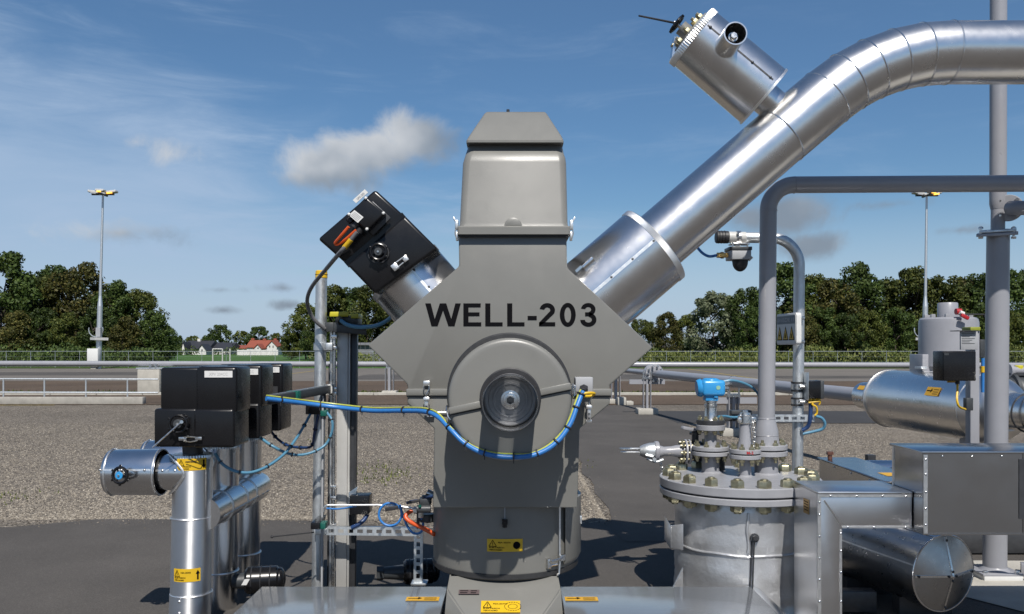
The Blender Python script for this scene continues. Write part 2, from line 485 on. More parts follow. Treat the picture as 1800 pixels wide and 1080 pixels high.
M['gravel'] = ground_mat('gravel', [(.30, (.135, .113, .090)), (.52, (.240, .205, .166)), (.72, (.37, .325, .268))], 62, 1.0, (.80, 1.12), .9, 36, .22, .03)
M['asphalt'] = ground_mat('asphalt', [(.3, (.070, .063, .057)), (.54, (.114, .104, .095)), (.70, (.190, .174, .154)), (.80, (.31, .29, .26))], 110, .6, (.78, 1.18), .85, 0, .45, .010)
M['asphalt_old'] = ground_mat('worn_asphalt', [(.3, (.15, .135, .118)), (.55, (.21, .19, .168)), (.75, (.27, .25, .222))], 60, .4, (.82, 1.12), .88, 0, .09, .01)
M['asphalt_dark'] = ground_mat('dark_asphalt', [(.3, (.045, .045, .048)), (.75, (.085, .083, .083))], 60, .4, (.85, 1.1), .85, 0, .2, .01)
M['soil'] = ground_mat('bare_soil', [(.3, (.088, .060, .042)), (.55, (.135, .098, .070)), (.75, (.185, .14, .10))], 9, .8, (.75, 1.2), .95, 0, .16, .05)
M['grass'] = ground_mat('grass', [(.3, (.035, .062, .012)), (.55, (.06, .105, .018)), (.75, (.095, .135, .035))], 6, 1.0, (.8, 1.2), .9, 0, .12, .08)
M['meadow'] = ground_mat('meadow', [(.3, (.05, .115, .018)), (.55, (.066, .150, .022)), (.75, (.085, .165, .03))], 1.2, .5, (.85, 1.12), .9, 0, .03, .05)
M['linepaint'] = pm('yellow_line_paint', (.42, .31, .06), .7, 0, .25, 3, 0)


def leaf_mat(name, a, b_, c):
    m, nt, bs = new_mat(name); L = nt.links.new
    gi = nt.nodes.new('ShaderNodeNewGeometry'); oi = nt.nodes.new('ShaderNodeObjectInfo')
    col = ramp(nt, gi.outputs['Random Per Island'], [(0, a), (.5, b_), (.86, c), (1, mul(c, 1.5))])
    k = ramp(nt, oi.outputs['Random'], [(0, .84), (1, 1.38)])
    n = ramp(nt, nz(nt, 4.5, 3, .6), [(.35, .74), (.7, 1.2)])
    col = mixc(nt, 1.0, col, k, 'MULTIPLY'); col = mixc(nt, 1.0, col, n, 'MULTIPLY')
    L(col, bs.inputs['Base Color']); bs.inputs['Roughness'].default_value = .6; bs.inputs['Specular IOR Level'].default_value = .25
    tl = nt.nodes.new('ShaderNodeBsdfTranslucent'); L(col, tl.inputs[0])
    mx = nt.nodes.new('ShaderNodeMixShader'); mx.inputs[0].default_value = .28
    L(bs.outputs[0], mx.inputs[1]); L(tl.outputs[0], mx.inputs[2]); L(mx.outputs[0], nt.nodes['Material Output'].inputs[0])
    return m


M['leaf'] = leaf_mat('leaf_green', (.018, .034, .007), (.036, .060, .012), (.060, .086, .018))
M['leaf_olive'] = leaf_mat('leaf_olive', (.026, .040, .008), (.054, .072, .013), (.090, .098, .020))
M['leaf_brown'] = leaf_mat('leaf_turning', (.024, .030, .007), (.052, .056, .012), (.092, .080, .020))
M['leaf_grey'] = leaf_mat('leaf_silver', (.055, .070, .035), (.090, .105, .058), (.13, .145, .085))
M['leaf_bush'] = leaf_mat('leaf_bush', (.040, .055, .012), (.075, .095, .020), (.12, .13, .035))
M['hub'] = pm('machined_grey', (.20, .20, .205), .38, .5, .08, 20, .08)
M['bark'] = pm('bark', (.07, .055, .042), .9, 0, .25, 12, 0, .6, 20, (1, 1, .2))
M['tile_red'] = pm('red_roof_tiles', (.30, .075, .040), .7, 0, .15, 2, 0)
M['slate'] = pm('dark_roof_slate', (.030, .031, .038), .6, 0, .15, 2, 0)
M['render'] = pm('white_render', (.74, .73, .70), .7, 0, .06, .6, 0)
M['glass'] = pm('window_glass', (.03, .035, .04), .1, 0, .1, 2, 0, spec=.8)
M['corrug'] = pm('weathered_corrugated_sheet', (.20, .205, .215), .7, 0, .25, .5, .1)
# ------------------------------------------------------------------ ground
def sheet(name, pts, z, mat, jit=0.0, step=.6):
    g = G(); P = []
    n = len(pts)
    for i in range(n):
        a, b_ = V((*pts[i], z)), V((*pts[(i + 1) % n], z))
        k = max(1, int((b_ - a).length / step)) if jit else 1
        for j in range(k):
            q = a.lerp(b_, j / k)
            if jit and j: q += V((mnoise.noise(q * 1.3) * jit, mnoise.noise(q * 1.3 + V((9, 3, 1))) * jit, 0))
            P.append(q)
    g.bm.faces.new([g.bm.verts.new(q) for q in P])
    bmesh.ops.recalc_face_normals(g.bm, faces=g.bm.faces[:])
    if g.bm.faces[:][0].normal.z < 0: bmesh.ops.reverse_faces(g.bm, faces=g.bm.faces[:])
    return struct(name, g, mat, None)


sheet('ground', [(-2500, -400), (2500, -400), (2500, 2500), (-2500, 2500)], 0, M['gravel'])
sheet('asphalt_apron', [(-40, -30), (40, -30), (40, 9.9), (4.6, 10.0), (1.2, 10.05), (-1.0, 9.7), (-2.4, 10.1), (-4.9, 10.25), (-5.7, 9.75), (-7, 9.6), (-40, 9.6)], .004, M['asphalt'], .10)
sheet('asphalt_road', [(1.18, 9.0), (4.62, 9.0), (4.62, 30.5), (1.2, 30.5)], .008, M['asphalt'], .09)
sheet('side_road', [(4.5, 23.2), (60, 22.6), (60, 27.2), (4.5, 27.6)], .012, M['asphalt_dark'], .12)
sheet('soil_strip', [(-90, 30.9), (90, 30.4), (90, 36.9), (-90, 36.9)], .016, M['soil'], .35)
sheet('grass_strip', [(-90, 37.2), (90, 37.2), (90, 39.6), (-90, 39.8)], .016, M['grass'], .5)
sheet('bare_verge', [(-90, 39.5), (90, 39.3), (90, 52), (-90, 53)], .012, M['soil'], .4)
sheet('old_road', [(-140, 52), (140, 51), (140, 84), (-140, 85)], .008, M['asphalt_old'])
for i, (a, b_, c, d) in enumerate([(-90, -20, 63, 72), (-11, 13, 55, 66), (18, 60, 57, 63)]):
    sheet('asphalt_patch', [(a, c), (b_, c + .8), (b_ - 2, d), (a, d - .5)], .012, M['asphalt'], .3, 2)
sheet('field', [(-2500, 86), (2500, 86), (2500, 2500), (-2500, 2500)], .004, M['meadow'])
sheet('grass_verge', [(13, 84.4), (140, 84.4), (140, 99), (13, 99)], .010, M['grass'], .5, 2)
sheet('grass_verge', [(-140, 85), (-41, 85), (-41, 99), (-140, 99)], .010, M['grass'], .5, 2)
sheet('yellow_line', [(15.9, 51.5), (16.1, 51.5), (17.2, 83), (17.0, 83)], .016, M['linepaint'])
sheet('yellow_line', [(-17.2, 53), (-17.0, 53), (-17.7, 83), (-17.9, 83)], .016, M['linepaint'])
sheet('yellow_line', [(-30, 29.9), (-16.3, 30.3), (-16.3, 30.45), (-30, 30.05)], .020, M['linepaint'])
sheet('concrete_pad', [(3.50, 7.35), (3.95, 6.6), (5.6, 5.7), (9, 5.6), (9, 8.1), (3.9, 8.2)], .012, M['concrete_lt'], .02)

g = G()
for i in range(60):
    x = -60 + i * 2
    g.box((x + 1, 37.05, .055), (1.985, .22, .13), None, .015, 1)
struct('kerb', g, M['concrete_lt'])

wl = solo('low_wall', G().box((-19.5, 31.1, .13), (12.2, .3, .27), None, .02), M['concrete'], 'low grey concrete upstand below the pale railing at far left', 'wall')

# tufts of grass along the kerb
g = G(); rnd = random.Random(5)
for i in range(5200):
    x = rnd.uniform(-26, 24); y = 37.2 + abs(rnd.gauss(0, .9))
    if mnoise.noise(V((x * .35, y * .5, 2))) < -.12: continue
    h = rnd.uniform(.05, .17); a = rnd.uniform(0, 6.28); w = .05
    d = V((math.cos(a) * w, math.sin(a) * w, 0)); c = V((x, y, .012)); t = V((rnd.uniform(-.05, .05), rnd.uniform(-.05, .05), h))
    g.bm.faces.new([g.bm.verts.new(q) for q in (c - d, c + d, c + t)])
struct('grass_tufts', g, M['leaf_bush'], None, 'stuff')

# loose stones on the gravel in front, where single stones show
def stones(name, n, fx, seed, mat):
    g = G(); rnd = random.Random(seed)
    for i in range(n):
        x, y = fx(rnd); r = rnd.uniform(.006, .016)
        c = V((x, y, r * .35)); a = rnd.uniform(0, 6.28)
        ring = [c + V((math.cos(a + k * 2.09) * r * rnd.uniform(.8, 1.3), math.sin(a + k * 2.09) * r * rnd.uniform(.8, 1.3), -r * .3)) for k in range(3)]
        v = [g.bm.verts.new(q) for q in ring]; t = g.bm.verts.new(c + V((rnd.uniform(-.4, .4) * r, rnd.uniform(-.4, .4) * r, r * .6)))
        for k in range(3): g.bm.faces.new((v[k], v[(k + 1) % 3], t))
    return struct(name, g, mat, None, 'stuff')


M['stone'] = ground_mat('stones', [(.3, (.13, .11, .09)), (.5, (.30, .262, .212)), (.68, (.66, .60, .50))], 21, 0, (.9, 1.1), .85, 0, .3)
stones('gravel_stones', 46000, lambda r: ((lambda y: (min(1.12, r.uniform(-.62, .12) * y) - .06 * r.random(), y))(10.2 + 13 * r.random() ** 1.6)), 3, M['stone'])
stones('gravel_stones', 16000, lambda r: ((lambda y: (max(4.65, r.uniform(.2, .5) * y), y))(10.2 + 12 * r.random() ** 1.3)), 4, M['stone'])

stones('spilled_stones', 600, lambda r: (r.uniform(-6.5, 4.6), 10.12 - abs(r.gauss(0, .16))), 8, M['gravel'])
stones('spilled_stones', 380, lambda r: (1.15 + abs(r.gauss(0, .10)), r.uniform(10, 20)), 9, M['gravel'])
g = G(); rnd = random.Random(12)
for i in range(420):
    cx, cy = rnd.choice(((-2.05, 13.2), (-1.9, 13.9), (-2.3, 14.6), (-6.9, 11.6), (-4.2, 19.0), (1.0, 15.0)))
    p = V((cx + rnd.gauss(0, .22), cy + rnd.gauss(0, .35), .0)); a = rnd.uniform(0, 6.28); d = V((math.cos(a), math.sin(a), 0)) * .012
    g.bm.faces.new([g.bm.verts.new(q) for q in (p - d, p + d, p + V((rnd.uniform(-.03, .03), rnd.uniform(-.03, .03), rnd.uniform(.02, .06))))])
struct('gravel_weeds', g, M['leaf_bush'], None, 'stuff')

# ------------------------------------------------------------------ trees
def crown_mesh(name, seed, mat, n=13500, wid=.34, lo=.08, leaf=.0172, blobs=66, gap=.0, skew=0.0):
    rnd = random.Random(seed); g = G(); B = []
    for i in range(blobs):
        t = rnd.random(); z = lo + (1 - lo) * (t ** .85) * .93
        q = (z - lo) / (1 - lo)
        R = wid * (math.sin(math.pi * (min(1, q * .86 + .16))) ** .62) * rnd.uniform(.45, 1.0)
        a = rnd.uniform(0, 6.28)
        B.append((V((math.cos(a) * R + skew * q, math.sin(a) * R, z)), rnd.uniform(.055, .13) * (1.1 - .45 * q)))
    for i in range(n):
        c, r = rnd.choice(B)
        d = V((rnd.gauss(0, 1), rnd.gauss(0, 1), rnd.gauss(0, 1) + .25)).normalized()
        p = c + d * r * rnd.uniform(.55, 1.12) * V((1, 1, .8)).length / 1.62
        if p.z > 1: p.z = 1 - rnd.uniform(0, .05)
        nrm = (d + V((rnd.gauss(0, .55), rnd.gauss(0, .55), rnd.gauss(0, .55)))).normalized()
        x, y, z = frame(nrm); an = rnd.uniform(0, 6.28); x, y = x * math.cos(an) + y * math.sin(an), y * math.cos(an) - x * math.sin(an)
        s = leaf * rnd.uniform(.5, 1.25)
        g.bm.faces.new([g.bm.verts.new(q) for q in (p - x * s, p - y * s * .62 + x * s * .1, p + x * s, p + y * s * .6)])
    me = g.mesh(name, V((0, 0, 0)), None); me.materials.append(mat); return me


def trunk_mesh(name, seed):
    rnd = random.Random(seed); g = G()
    def limb(p, d, r, l):
        pts = [p]; 
        for k in range(4): 
            d = (d + V((rnd.gauss(0, .1), rnd.gauss(0, .1), .06))).normalized(); pts.append(pts[-1] + d * l / 4)
        rs = []
        for k, q in enumerate(pts):
            x, y, z = frame(d); rr = r * (1 - k / 4 * .75); rs.append([q + x * rr * math.cos(a * 1.047) + y * rr * math.sin(a * 1.047) for a in range(6)])
        g.rings(rs); return pts
    t = limb(V((0, 0, 0)), V((0, 0, 1)), .018, .78)
    for k in range(9):
        a = rnd.uniform(0, 6.28); limb(t[1 + k % 3] + V((0, 0, .04 * (k % 2))), V((math.cos(a), math.sin(a), rnd.uniform(.5, 1.1))).normalized(), .0085, rnd.uniform(.22, .36))
    me = g.mesh(name, V((0, 0, 0)), 60); me.materials.append(M['bark']); return me


CR = {
    'dark': [crown_mesh('crown_dark', 11, M['leaf']), crown_mesh('crown_dark', 12, M['leaf'], wid=.30), crown_mesh('crown_dark', 13, M['leaf'], wid=.38)],
    'olive': [crown_mesh('crown_olive', 21, M['leaf_olive']), crown_mesh('crown_olive', 22, M['leaf_olive'], wid=.36), crown_mesh('crown_olive', 23, M['leaf_olive'], wid=.28)],
    'brown': [crown_mesh('crown_turning', 31, M['leaf_brown'], wid=.36), crown_mesh('crown_turning', 32, M['leaf_brown'], wid=.30)],
    'silver': [crown_mesh('crown_silver', 41, M['leaf_grey'], wid=.42, leaf=.02)],
    'wide': [crown_mesh('crown_wide', 51, M['leaf'], n=6000, wid=.55, lo=.06, leaf=.028), crown_mesh('crown_wide', 52, M['leaf_olive'], n=6000, wid=.6, lo=.04, leaf=.028)],
}
TR = [trunk_mesh('trunk', s) for s in (1, 2, 3)]
tn = [0]


def tree(px, top, Y, kind, v, label, group, wk=1.0, name='tree'):
    tn[0] += 1; k = tn[0]
    h = (HY - top) * Y / F + H
    r = thing(name, label, 'tree', ((px - CX) * Y / F, Y, 0), group)
    r.scale = (h * wk, h * wk, h); r.rotation_euler = (0, 0, k * 2.399)
    c = inst('crown', CR[kind][v % len(CR[kind])], r, r.location); t = inst('trunk', TR[k % 3], r, r.location)
    return r


GL = 'trees behind the fence on the left'
for a in [
    (2, 440, 106, 'dark', 0, 'tall dark tree at the left edge of the photo behind the fence'),
    (58, 472, 112, 'olive', 0, 'olive green tree second from the left edge of the left tree belt'),
    (100, 466, 118, 'dark', 2, 'broad dark green tree third from the left edge of the photo'),
    (146, 461, 112, 'brown', 0, 'reddish brown topped tree just left of the left light mast'),
    (198, 492, 108, 'dark', 1, 'dark tree just right of the left light mast'),
    (246, 508, 110, 'olive', 1, 'rounded olive tree at the right end of the left tree belt'),
    (30, 545, 102, 'brown', 1, 'low brownish tree in front of the belt at the far left'),
    (118, 548, 101, 'olive', 2, 'low olive tree in front of the belt left of the light mast'),
    (222, 556, 101, 'brown', 1, 'low rusty leaved tree in front of the belt right of the light mast'),
    (170, 540, 103, 'dark', 0, 'low dark tree directly behind the left light mast'),
    (75, 540, 104, 'dark', 1, 'low dark tree in front of the broad tree at left'),
]: tree(*a, GL)
tree(272, 545, 104, 'dark', 1, 'small dark tree beside the olive tree at the belt end', GL)
tree(292, 572, 150, 'dark', 2, 'small dark tree between the left belt and the dark roofed house', GL)
GF = 'distant trees behind the houses'
for a in [
    (340, 590, 300, 'wide', 1, 'low olive tree behind the left end of the dark roofed house'),
    (388, 571, 300, 'wide', 0, 'round dark tree rising between the two houses'),
    (425, 581, 310, 'wide', 1, 'olive tree left of the red roofed house in the distance'),
    (455, 574, 305, 'wide', 0, 'round dark tree behind the red roof'),
    (362, 592, 330, 'wide', 0, 'dim dark tree behind the middle of the dark roofed house'),
    (486, 585, 320, 'wide', 1, 'low olive tree behind the right end of the red roofed house'),
    (312, 590, 310, 'wide', 0, 'low dark tree left of the dark roofed house'),
]: tree(*a, GF, 1.0)
GM = 'trees behind the galvanised pole'
for a in [
    (512, 578, 150, 'olive', 0, 'low olive tree left of the galvanised pole'),
    (538, 532, 150, 'olive', 1, 'olive green tree just left of the yellow capped pole'),
    (585, 500, 140, 'olive', 2, 'pale green tree behind the yellow capped pole'),
    (622, 505, 142, 'dark', 0, 'darker tree between the pole and the grey enclosure'),
    (655, 500, 138, 'olive', 1, 'tall olive tree at the left point of the grey enclosure'),
    (560, 550, 136, 'dark', 2, 'low dark tree behind the foot of the yellow capped pole'),
    (700, 508, 140, 'dark', 1, 'dark tree half hidden by the left shoulder of the enclosure'),
    (625, 570, 134, 'olive', 0, 'low olive tree behind the cable post'),
]: tree(*a, GM)
GR = 'trees of the belt on the right'
for a in [
    (1128, 556, 118, 'olive', 0, 'small olive tree right of the diagonal pipe sleeve'),
    (1172, 548, 116, 'brown', 1, 'brownish green tree left of the silvery willow'),
    (1206, 552, 119, 'olive', 2, 'low olive tree beside the silvery willow'),
    (1262, 510, 112, 'silver', 0, 'pale silvery willow under the hanging detector'),
    (1312, 505, 110, 'dark', 2, 'dark tree left of the grey vent pipe'),
    (1374, 462, 106, 'dark', 0, 'tall dark tree between the vent pipe and the hooked pole'),
    (1432, 482, 108, 'olive', 1, 'olive tree just right of the hooked pole'),
    (1500, 461, 106, 'dark', 1, 'tallest dark tree in the middle of the right belt'),
    (1468, 490, 104, 'brown', 0, 'brownish tree left of the tallest dark tree'),
    (1546, 492, 110, 'dark', 2, 'dark tree between the tallest one and the right light mast'),
    (1598, 468, 106, 'olive', 2, 'olive tree left of the right light mast'),
    (1648, 476, 106, 'olive', 0, 'olive tree just right of the right light mast'),
    (1690, 486, 107, 'brown', 1, 'brown tinted tree above the grey drum'),
    (1728, 480, 105, 'dark', 0, 'dark tree left of the thick grey column'),
    (1788, 472, 106, 'dark', 1, 'dark tree right of the thick grey column'),
    (1400, 535, 100, 'brown', 1, 'low brownish tree behind the warning sign'),
    (1450, 540, 101, 'dark', 0, 'low dark tree right of the hooked pole'),
    (1525, 545, 100, 'olive', 1, 'low olive tree below the tallest dark tree'),
    (1575, 540, 101, 'dark', 2, 'low dark tree left of the grey drum'),
    (1640, 548, 100, 'olive', 2, 'low olive tree behind the grey drum'),
    (1705, 545, 101, 'dark', 1, 'low dark tree behind the control box post'),
    (1770, 540, 100, 'olive', 0, 'low olive tree at the right edge of the photo'),
    (1330, 540, 103, 'dark', 0, 'low dark tree behind the vent pipe'),
    (1360, 545, 101, 'dark', 1, 'low dark tree between vent pipe and sign'),
    (1490, 550, 99, 'dark', 2, 'low dark tree in the middle of the right belt'),
]: tree(*a, GR)

# undergrowth and hedges: one mass of leaves
def brush(name, spans, mat, seed, leaf=.16, n=9000, kind='stuff'):
    rnd = random.Random(seed); g = G()
    tot = sum(abs(s[1] - s[0]) for s in spans)
    for (x0, x1, y0, y1, h0) in spans:
        for i in range(int(n * abs(x1 - x0) / tot)):
            x = rnd.uniform(x0, x1); y = rnd.uniform(y0, y1)
            h = h0 * (.62 + .5 * mnoise.noise(V((x * .33, y * .1, seed))) + .35 * mnoise.noise(V((x * 1.1, 3, seed))))
            p = V((x, y, max(.05, h) * (1 - rnd.random() ** 1.8)))
            nrm = V((rnd.gauss(0, .7), rnd.gauss(0, .7) - .5, rnd.gauss(0, .5) + .6)).normalized()
            a, b_, c = frame(nrm); s = leaf * rnd.uniform(.5, 1.4)
            g.bm.faces.new([g.bm.verts.new(q) for q in (p - a * s, p - b_ * s * .5, p + a * s, p + b_ * s * .5)])
    return struct(name, g, mat, None, kind)


brush('undergrowth', [(11, 76, 92, 99, 2.6), (-27, -9, 112, 124, 2.2), (16, 38, 110, 121, 2.2), (19, 28, 92, 96, 1.6)], M['leaf_bush'], 3, .17, 19000)
brush('undergrowth', [(-76, -39.5, 91.5, 98, 2.4)], M['leaf'], 4, .17, 9000)
brush('hedge', [(-112, -88, 238, 241, 2.6), (-150, -62, 262, 266, 3.0)], M['leaf'], 5, .35, 4000)
brush('field_weeds', [(-41, -22, 87, 88, .7)], M['leaf_bush'], 6, .07, 900)

brush('far_wood', [(-900, 900, 620, 660, 11)], M['leaf'], 9, 1.6, 9000)

# ------------------------------------------------------------------ houses far off
def house(name, label, px0, px1, base, eave, ridge, Y, wallm, roofm, depth, chim=()):
    s = S(Y); x0, x1 = (px0 - CX) * s, (px1 - CX) * s
    ze, zr = H - (eave - HY) * s, H - (ridge - HY) * s
    t = thing(name, label, 'house', ((x0 + x1) / 2, Y + depth / 2, 0))
    part('wall', G().box(((x0 + x1) / 2, Y + depth / 2, ze / 2), (x1 - x0, depth, ze)), wallm, t)
    o = .35; ym = Y + depth / 2
    g = G(); g.prism([V((x0 - o, Y - o, ze - .1)), V((x0 - o, Y - o, ze + .12)), V((x0 - o, ym, zr)), V((x0 - o, Y + depth + o, ze + .12)), V((x0 - o, Y + depth + o, ze - .1))], (x1 - x0 + 2 * o, 0, 0))
    rf = part('roof', g, roofm, t)
    for (cx, ct, m_) in chim:
        part('chimney', G().box(((cx - CX) * s, ym, zr - .2 + (H - (ct - HY) * s - zr + .2) / 2), (.9, .9, H - (ct - HY) * s - zr + .6)), m_, rf)
    return t, s, x0, x1, ze, zr


def gable(t, pxc, w, base, eave, peak, Y, wallm, roofm, dep, wins=()):
    s = S(Y); x = (pxc - CX) * s; hw = w * s / 2; ze = H - (eave - HY) * s; zp = H - (peak - HY) * s
    part('gable', G().prism([V((x - hw, Y, 0)), V((x + hw, Y, 0)), V((x + hw, Y, ze)), V((x, Y, zp)), V((x - hw, Y, ze))], (0, dep, 0)), wallm, t)
    for sg in (-1, 1):
        a, b_ = V((x + sg * (hw + .3), Y - .3, ze - .25)), V((x, Y - .3, zp + .12))
        part('gable_roof', G().prism([a, b_, b_ + V((0, 0, .25)), a + V((0, 0, .25))], (0, dep, 0)), roofm, t)
    for (wx, wy, ww, wh) in wins:
        f = part('window', G().pbox(wx - ww / 2, wy - wh / 2, wx + ww / 2, wy + wh / 2, Y - .08, .1), M['offwhite'], t)
        part('pane', G().pbox(wx - ww / 2 + .5, wy - wh / 2 + .5, wx + ww / 2 - .5, wy + wh / 2 - .5, Y - .11, .04), M['glass'], f)


t, s, *_ = house('house', 'white farmhouse with red tiled roof and two gables in the distance', 434, 480, 626, 611, 598, 258, M['render'], M['tile_red'], 9, ((437, 595.5, M['tile_red']), (458, 596.5, M['tile_red']), (477, 596, M['tile_red'])))
gable(t, 478, 17, 626, 609, 600.5, 253, M['render'], M['tile_red'], 6, ((474, 609, 2.6, 4), (480, 609.5, 2.6, 4)))
gable(t, 453, 13, 626, 613, 606.5, 254, M['render'], M['tile_red'], 5, ((453.5, 612, 3.6, 2.6),))
wf = thing('garden_wall', 'long white wall in front of the red roofed farmhouse', 'wall', ((455 - CX) * S(240), 240, 0))
part('wall_panel', G().pbox(417, 615.5, 488, 625.8, 240, .5), M['render'], wf)
for k in range(8): part('wall_pier', G().pbox(416.6 + k * 10.1, 614.9, 417.8 + k * 10.1, 625.9, 239.8, .9), M['render'], wf)
t, s, *_ = house('house', 'low white house with dark slate roof left of the red roofed one', 322, 366, 626, 614, 599, 262, M['render'], M['slate'], 10, ((340, 596.5, M['render']),))
gable(t, 355, 14, 626, 616, 607, 255, M['render'], M['slate'], 6, ((355, 616, 3, 4),))
gable(t, 322, 4, 626, 612, 603, 258, M['render'], M['slate'], 6)
t, s, *_ = house('barn', 'long low barn with dark roof joined beside the white house', 366, 404, 622, 615, 602, 264, M['offwhite'], M['slate'], 11)
t, s, *_ = house('shed', 'small shed with rusty red roof left of the red roofed farmhouse', 416, 432, 622, 613, 607, 272, M['offwhite'], M['tile_red'], 7)

# greenhouse-like long sheds right of the enclosure
for k, (a, b_, y0, y1, Y, lb) in enumerate([(1130, 1216, 604, 611, 128, 'long low grey shed roof nearest the enclosure, among bushes'), (1210, 1318, 605, 612, 124, 'long low grey corrugated shed left of the vent pipe')]):
    s = S(Y); x0, x1 = (a - CX) * s, (b_ - CX) * s; z1 = H - (y0 - HY) * s; z0 = H - (y1 - HY) * s
    t = thing('long_shed', lb, 'shed', ((x0 + x1) / 2, Y + 2, 0), 'long low sheds beyond the fence')
    part('wall', G().box(((x0 + x1) / 2, Y + 2.2, z0 / 2), (x1 - x0, 3.8, z0)), M['corrug'], t)
    n = 18
    for i in range(n):
        xa = x0 + (x1 - x0) * i / n; w = (x1 - x0) / n
        part('roof_sheet', G().prism([V((xa + .03, Y, z0)), V((xa + w - .03, Y, z0)), V((xa + w - .03, Y + 2.2, z1)), V((xa + .03, Y + 2.2, z1 + .05 * (i % 2)))], (0, 0, .08)), M['corrug'], t)
t = thing('long_shed', 'grey shed roof seen just left of the enclosure point', 'shed', ((640 - CX) * S(126), 128, 0), 'long low sheds beyond the fence')
part('wall', G().pbox(612, 607, 690, 640, 127, 4), M['corrug'], t)
for i in range(10): part('roof_sheet', G().prism([W(610 + i * 8, 607, 126.5), W(617.6 + i * 8, 607, 126.5), W(617.6 + i * 8, 603.5, 129), W(610 + i * 8, 603.5, 129)], (0, 0, .08)), M['corrug'], t)

# football goal on the meadow
Y = 120
t = thing('football_goal', 'white football goal frame standing on the green meadow', 'goal', ((383 - CX) * S(Y), Y, 0))
for px in (374, 391, 396):
    a = W(px, 612 + H * 1500 / Y, Y); part('post', G().cyl((a.x, Y + (2 if px == 396 else 0), 0), (a.x, Y + (2 if px == 396 else 0), 1.95), .09, None, 8), M['offwhite'], t)
a, b_ = W(374, 615, Y), W(391, 615, Y)
part('crossbar', G().cyl((a.x, Y, 1.9), (b_.x, Y, 1.9), .08, None, 8), M['offwhite'], t)

# ------------------------------------------------------------------ perimeter fence
t = thing('perimeter_fence', 'long wire fence with thin grey posts in front of the trees', 'fence', (0, 89, 0))
pme = G().cyl((0, 0, 0), (0, 0, 1.76), .024, .020, 8).mesh('fence_post'); pme.materials.append(M['galv'])
for i in range(-23, 24): inst('post', pme, t, (i * 2.55 + .8, 89, 0))
for z, r in ((1.70, .022), (1.15, .005), (.62, .005), (.12, .008)):
    part('wire', G().cyl((-61, 88.96, z), (61, 88.96, z), r, None, 6), M['galv'], t)
g = G()
for i in range(406):          # mesh filling
    x = -61 + i * .3
    for d in (1, -1): g.bm.faces.new([g.bm.verts.new(V(q)) for q in ((x, 88.95, .1), (x + .007, 88.95, .1), (x + .8 * d + .007, 88.95, 1.68), (x + .8 * d, 88.95, 1.68))])
part('wire_mesh', g, M['dark_steel'], t, None, True, None)

# ------------------------------------------------------------------ light masts
def mast(px, top, base, label, lean, cab):
    Y = 84.0; s = S(Y); b0 = W(px, 612 + H * 1500 / Y, Y); tp = W(px + lean, top, Y); x = b0.x
    t = thing('light_mast', label, 'light mast', (x, Y, 0), 'tall yard light masts')
    d = tp - V((x, Y, 0))
    at = lambda f: V((x, Y, 0)) + d * f
    part('pole', G().cyl(at(0), at(.36), .27, .25, 14).cyl(at(.36), at(.42), .25, .14, 14).cyl(at(.42), at(1), .14, .10, 12), M['galv'], t)
    part('collar', G().cyl(at(.165), at(.18), .9, None, 4).cyl(at(.165), at(.18), .30, None, 12), M['offwhite'], t)
    part('cable_loop', G().torus(at(.225) + V((-.35, 0, 0)), (0, 1, 0), .7, .05, 16, 6, (1.2, 5.0)), M['galv'], t)
    part('junction_box', G().box(at(.21) + V((.1, -.35, 0)), (.45, .3, .9)), M['boxgrey'], t)
    part('crown_bar', G().beam(at(1) + V((-1.1, 0, .05)), at(1) + V((1.1, 0, .05)), .15, .15).beam(at(1) + V((0, -.9, .05)), at(1) + V((0, .9, .05)), .15, .15), M['dark_steel'], t)
    for k, (dx, dy, w, tilt) in enumerate(((-.85, 0, 1.05, .16), (.85, 0, 1.05, -.12), (.15, -.8, .8, .05), (.1, .8, .8, 0))):
        R = Matrix.Rotation(tilt, 3, 'Y')
        h = part('floodlight', G().box(at(1) + V((dx, dy, .28)), (w, .7, .24), R, .05, 1), M['offwhite'], t)
        part('lens', G().box(at(1) + V((dx * .93, dy - .34, .14)), (w * .5, .12, .13), R), M['amber'] if k in (1, 2) else M['boxgrey'], h)
    if cab: 
        a = W(172, 614, Y)
        c = part('cabinet', G().box((a.x, Y - .75, 1.12), (1.05, .7, 1.75), None, .03), M['white'], t)
        part('foot', G().box((a.x, Y - .7, .12), (.5, .5, .25)), M['concrete'], t)


mast(173, 343, 645, 'tall steel light mast with lit amber lamps in front of the left trees', 8, True)
mast(1625, 345, 645, 'tall steel light mast with lit amber lamps above the grey drum at right', 4, False)

# ------------------------------------------------------------------ long pipe across the yard, supports, railing
Y = 37.4
t = thing('yard_pipe', 'long pale grey pipe running right across the yard at waist height', 'pipe', (0, Y, 0))
zc = lambda px: H - ((638.3 if px < 900 else 640.2) + 2 - HY) * S(Y)
for i, (a, b_) in enumerate([(-300, 230), (230, 690), (690, 1120), (1120, 1560), (1560, 2100)]):
    z0 = H - (637.8 + 3.2 * a / 1800 + 1.5 - HY) * S(Y); z1 = H - (637.8 + 3.2 * b_ / 1800 + 1.5 - HY) * S(Y)
    A, B = V(((a - CX) * S(Y), Y, z0)), V(((b_ - CX) * S(Y), Y, z1))
    part('pipe_length', G().cyl(A, B - V((.01, 0, 0)), .118, None, 20), M['pipe_grey'], t)
    part('joint_band', G().cyl(B - V((.05, 0, 0)), B + V((.05, 0, 0)), .126, None, 20), M['pipe_grey'], t)


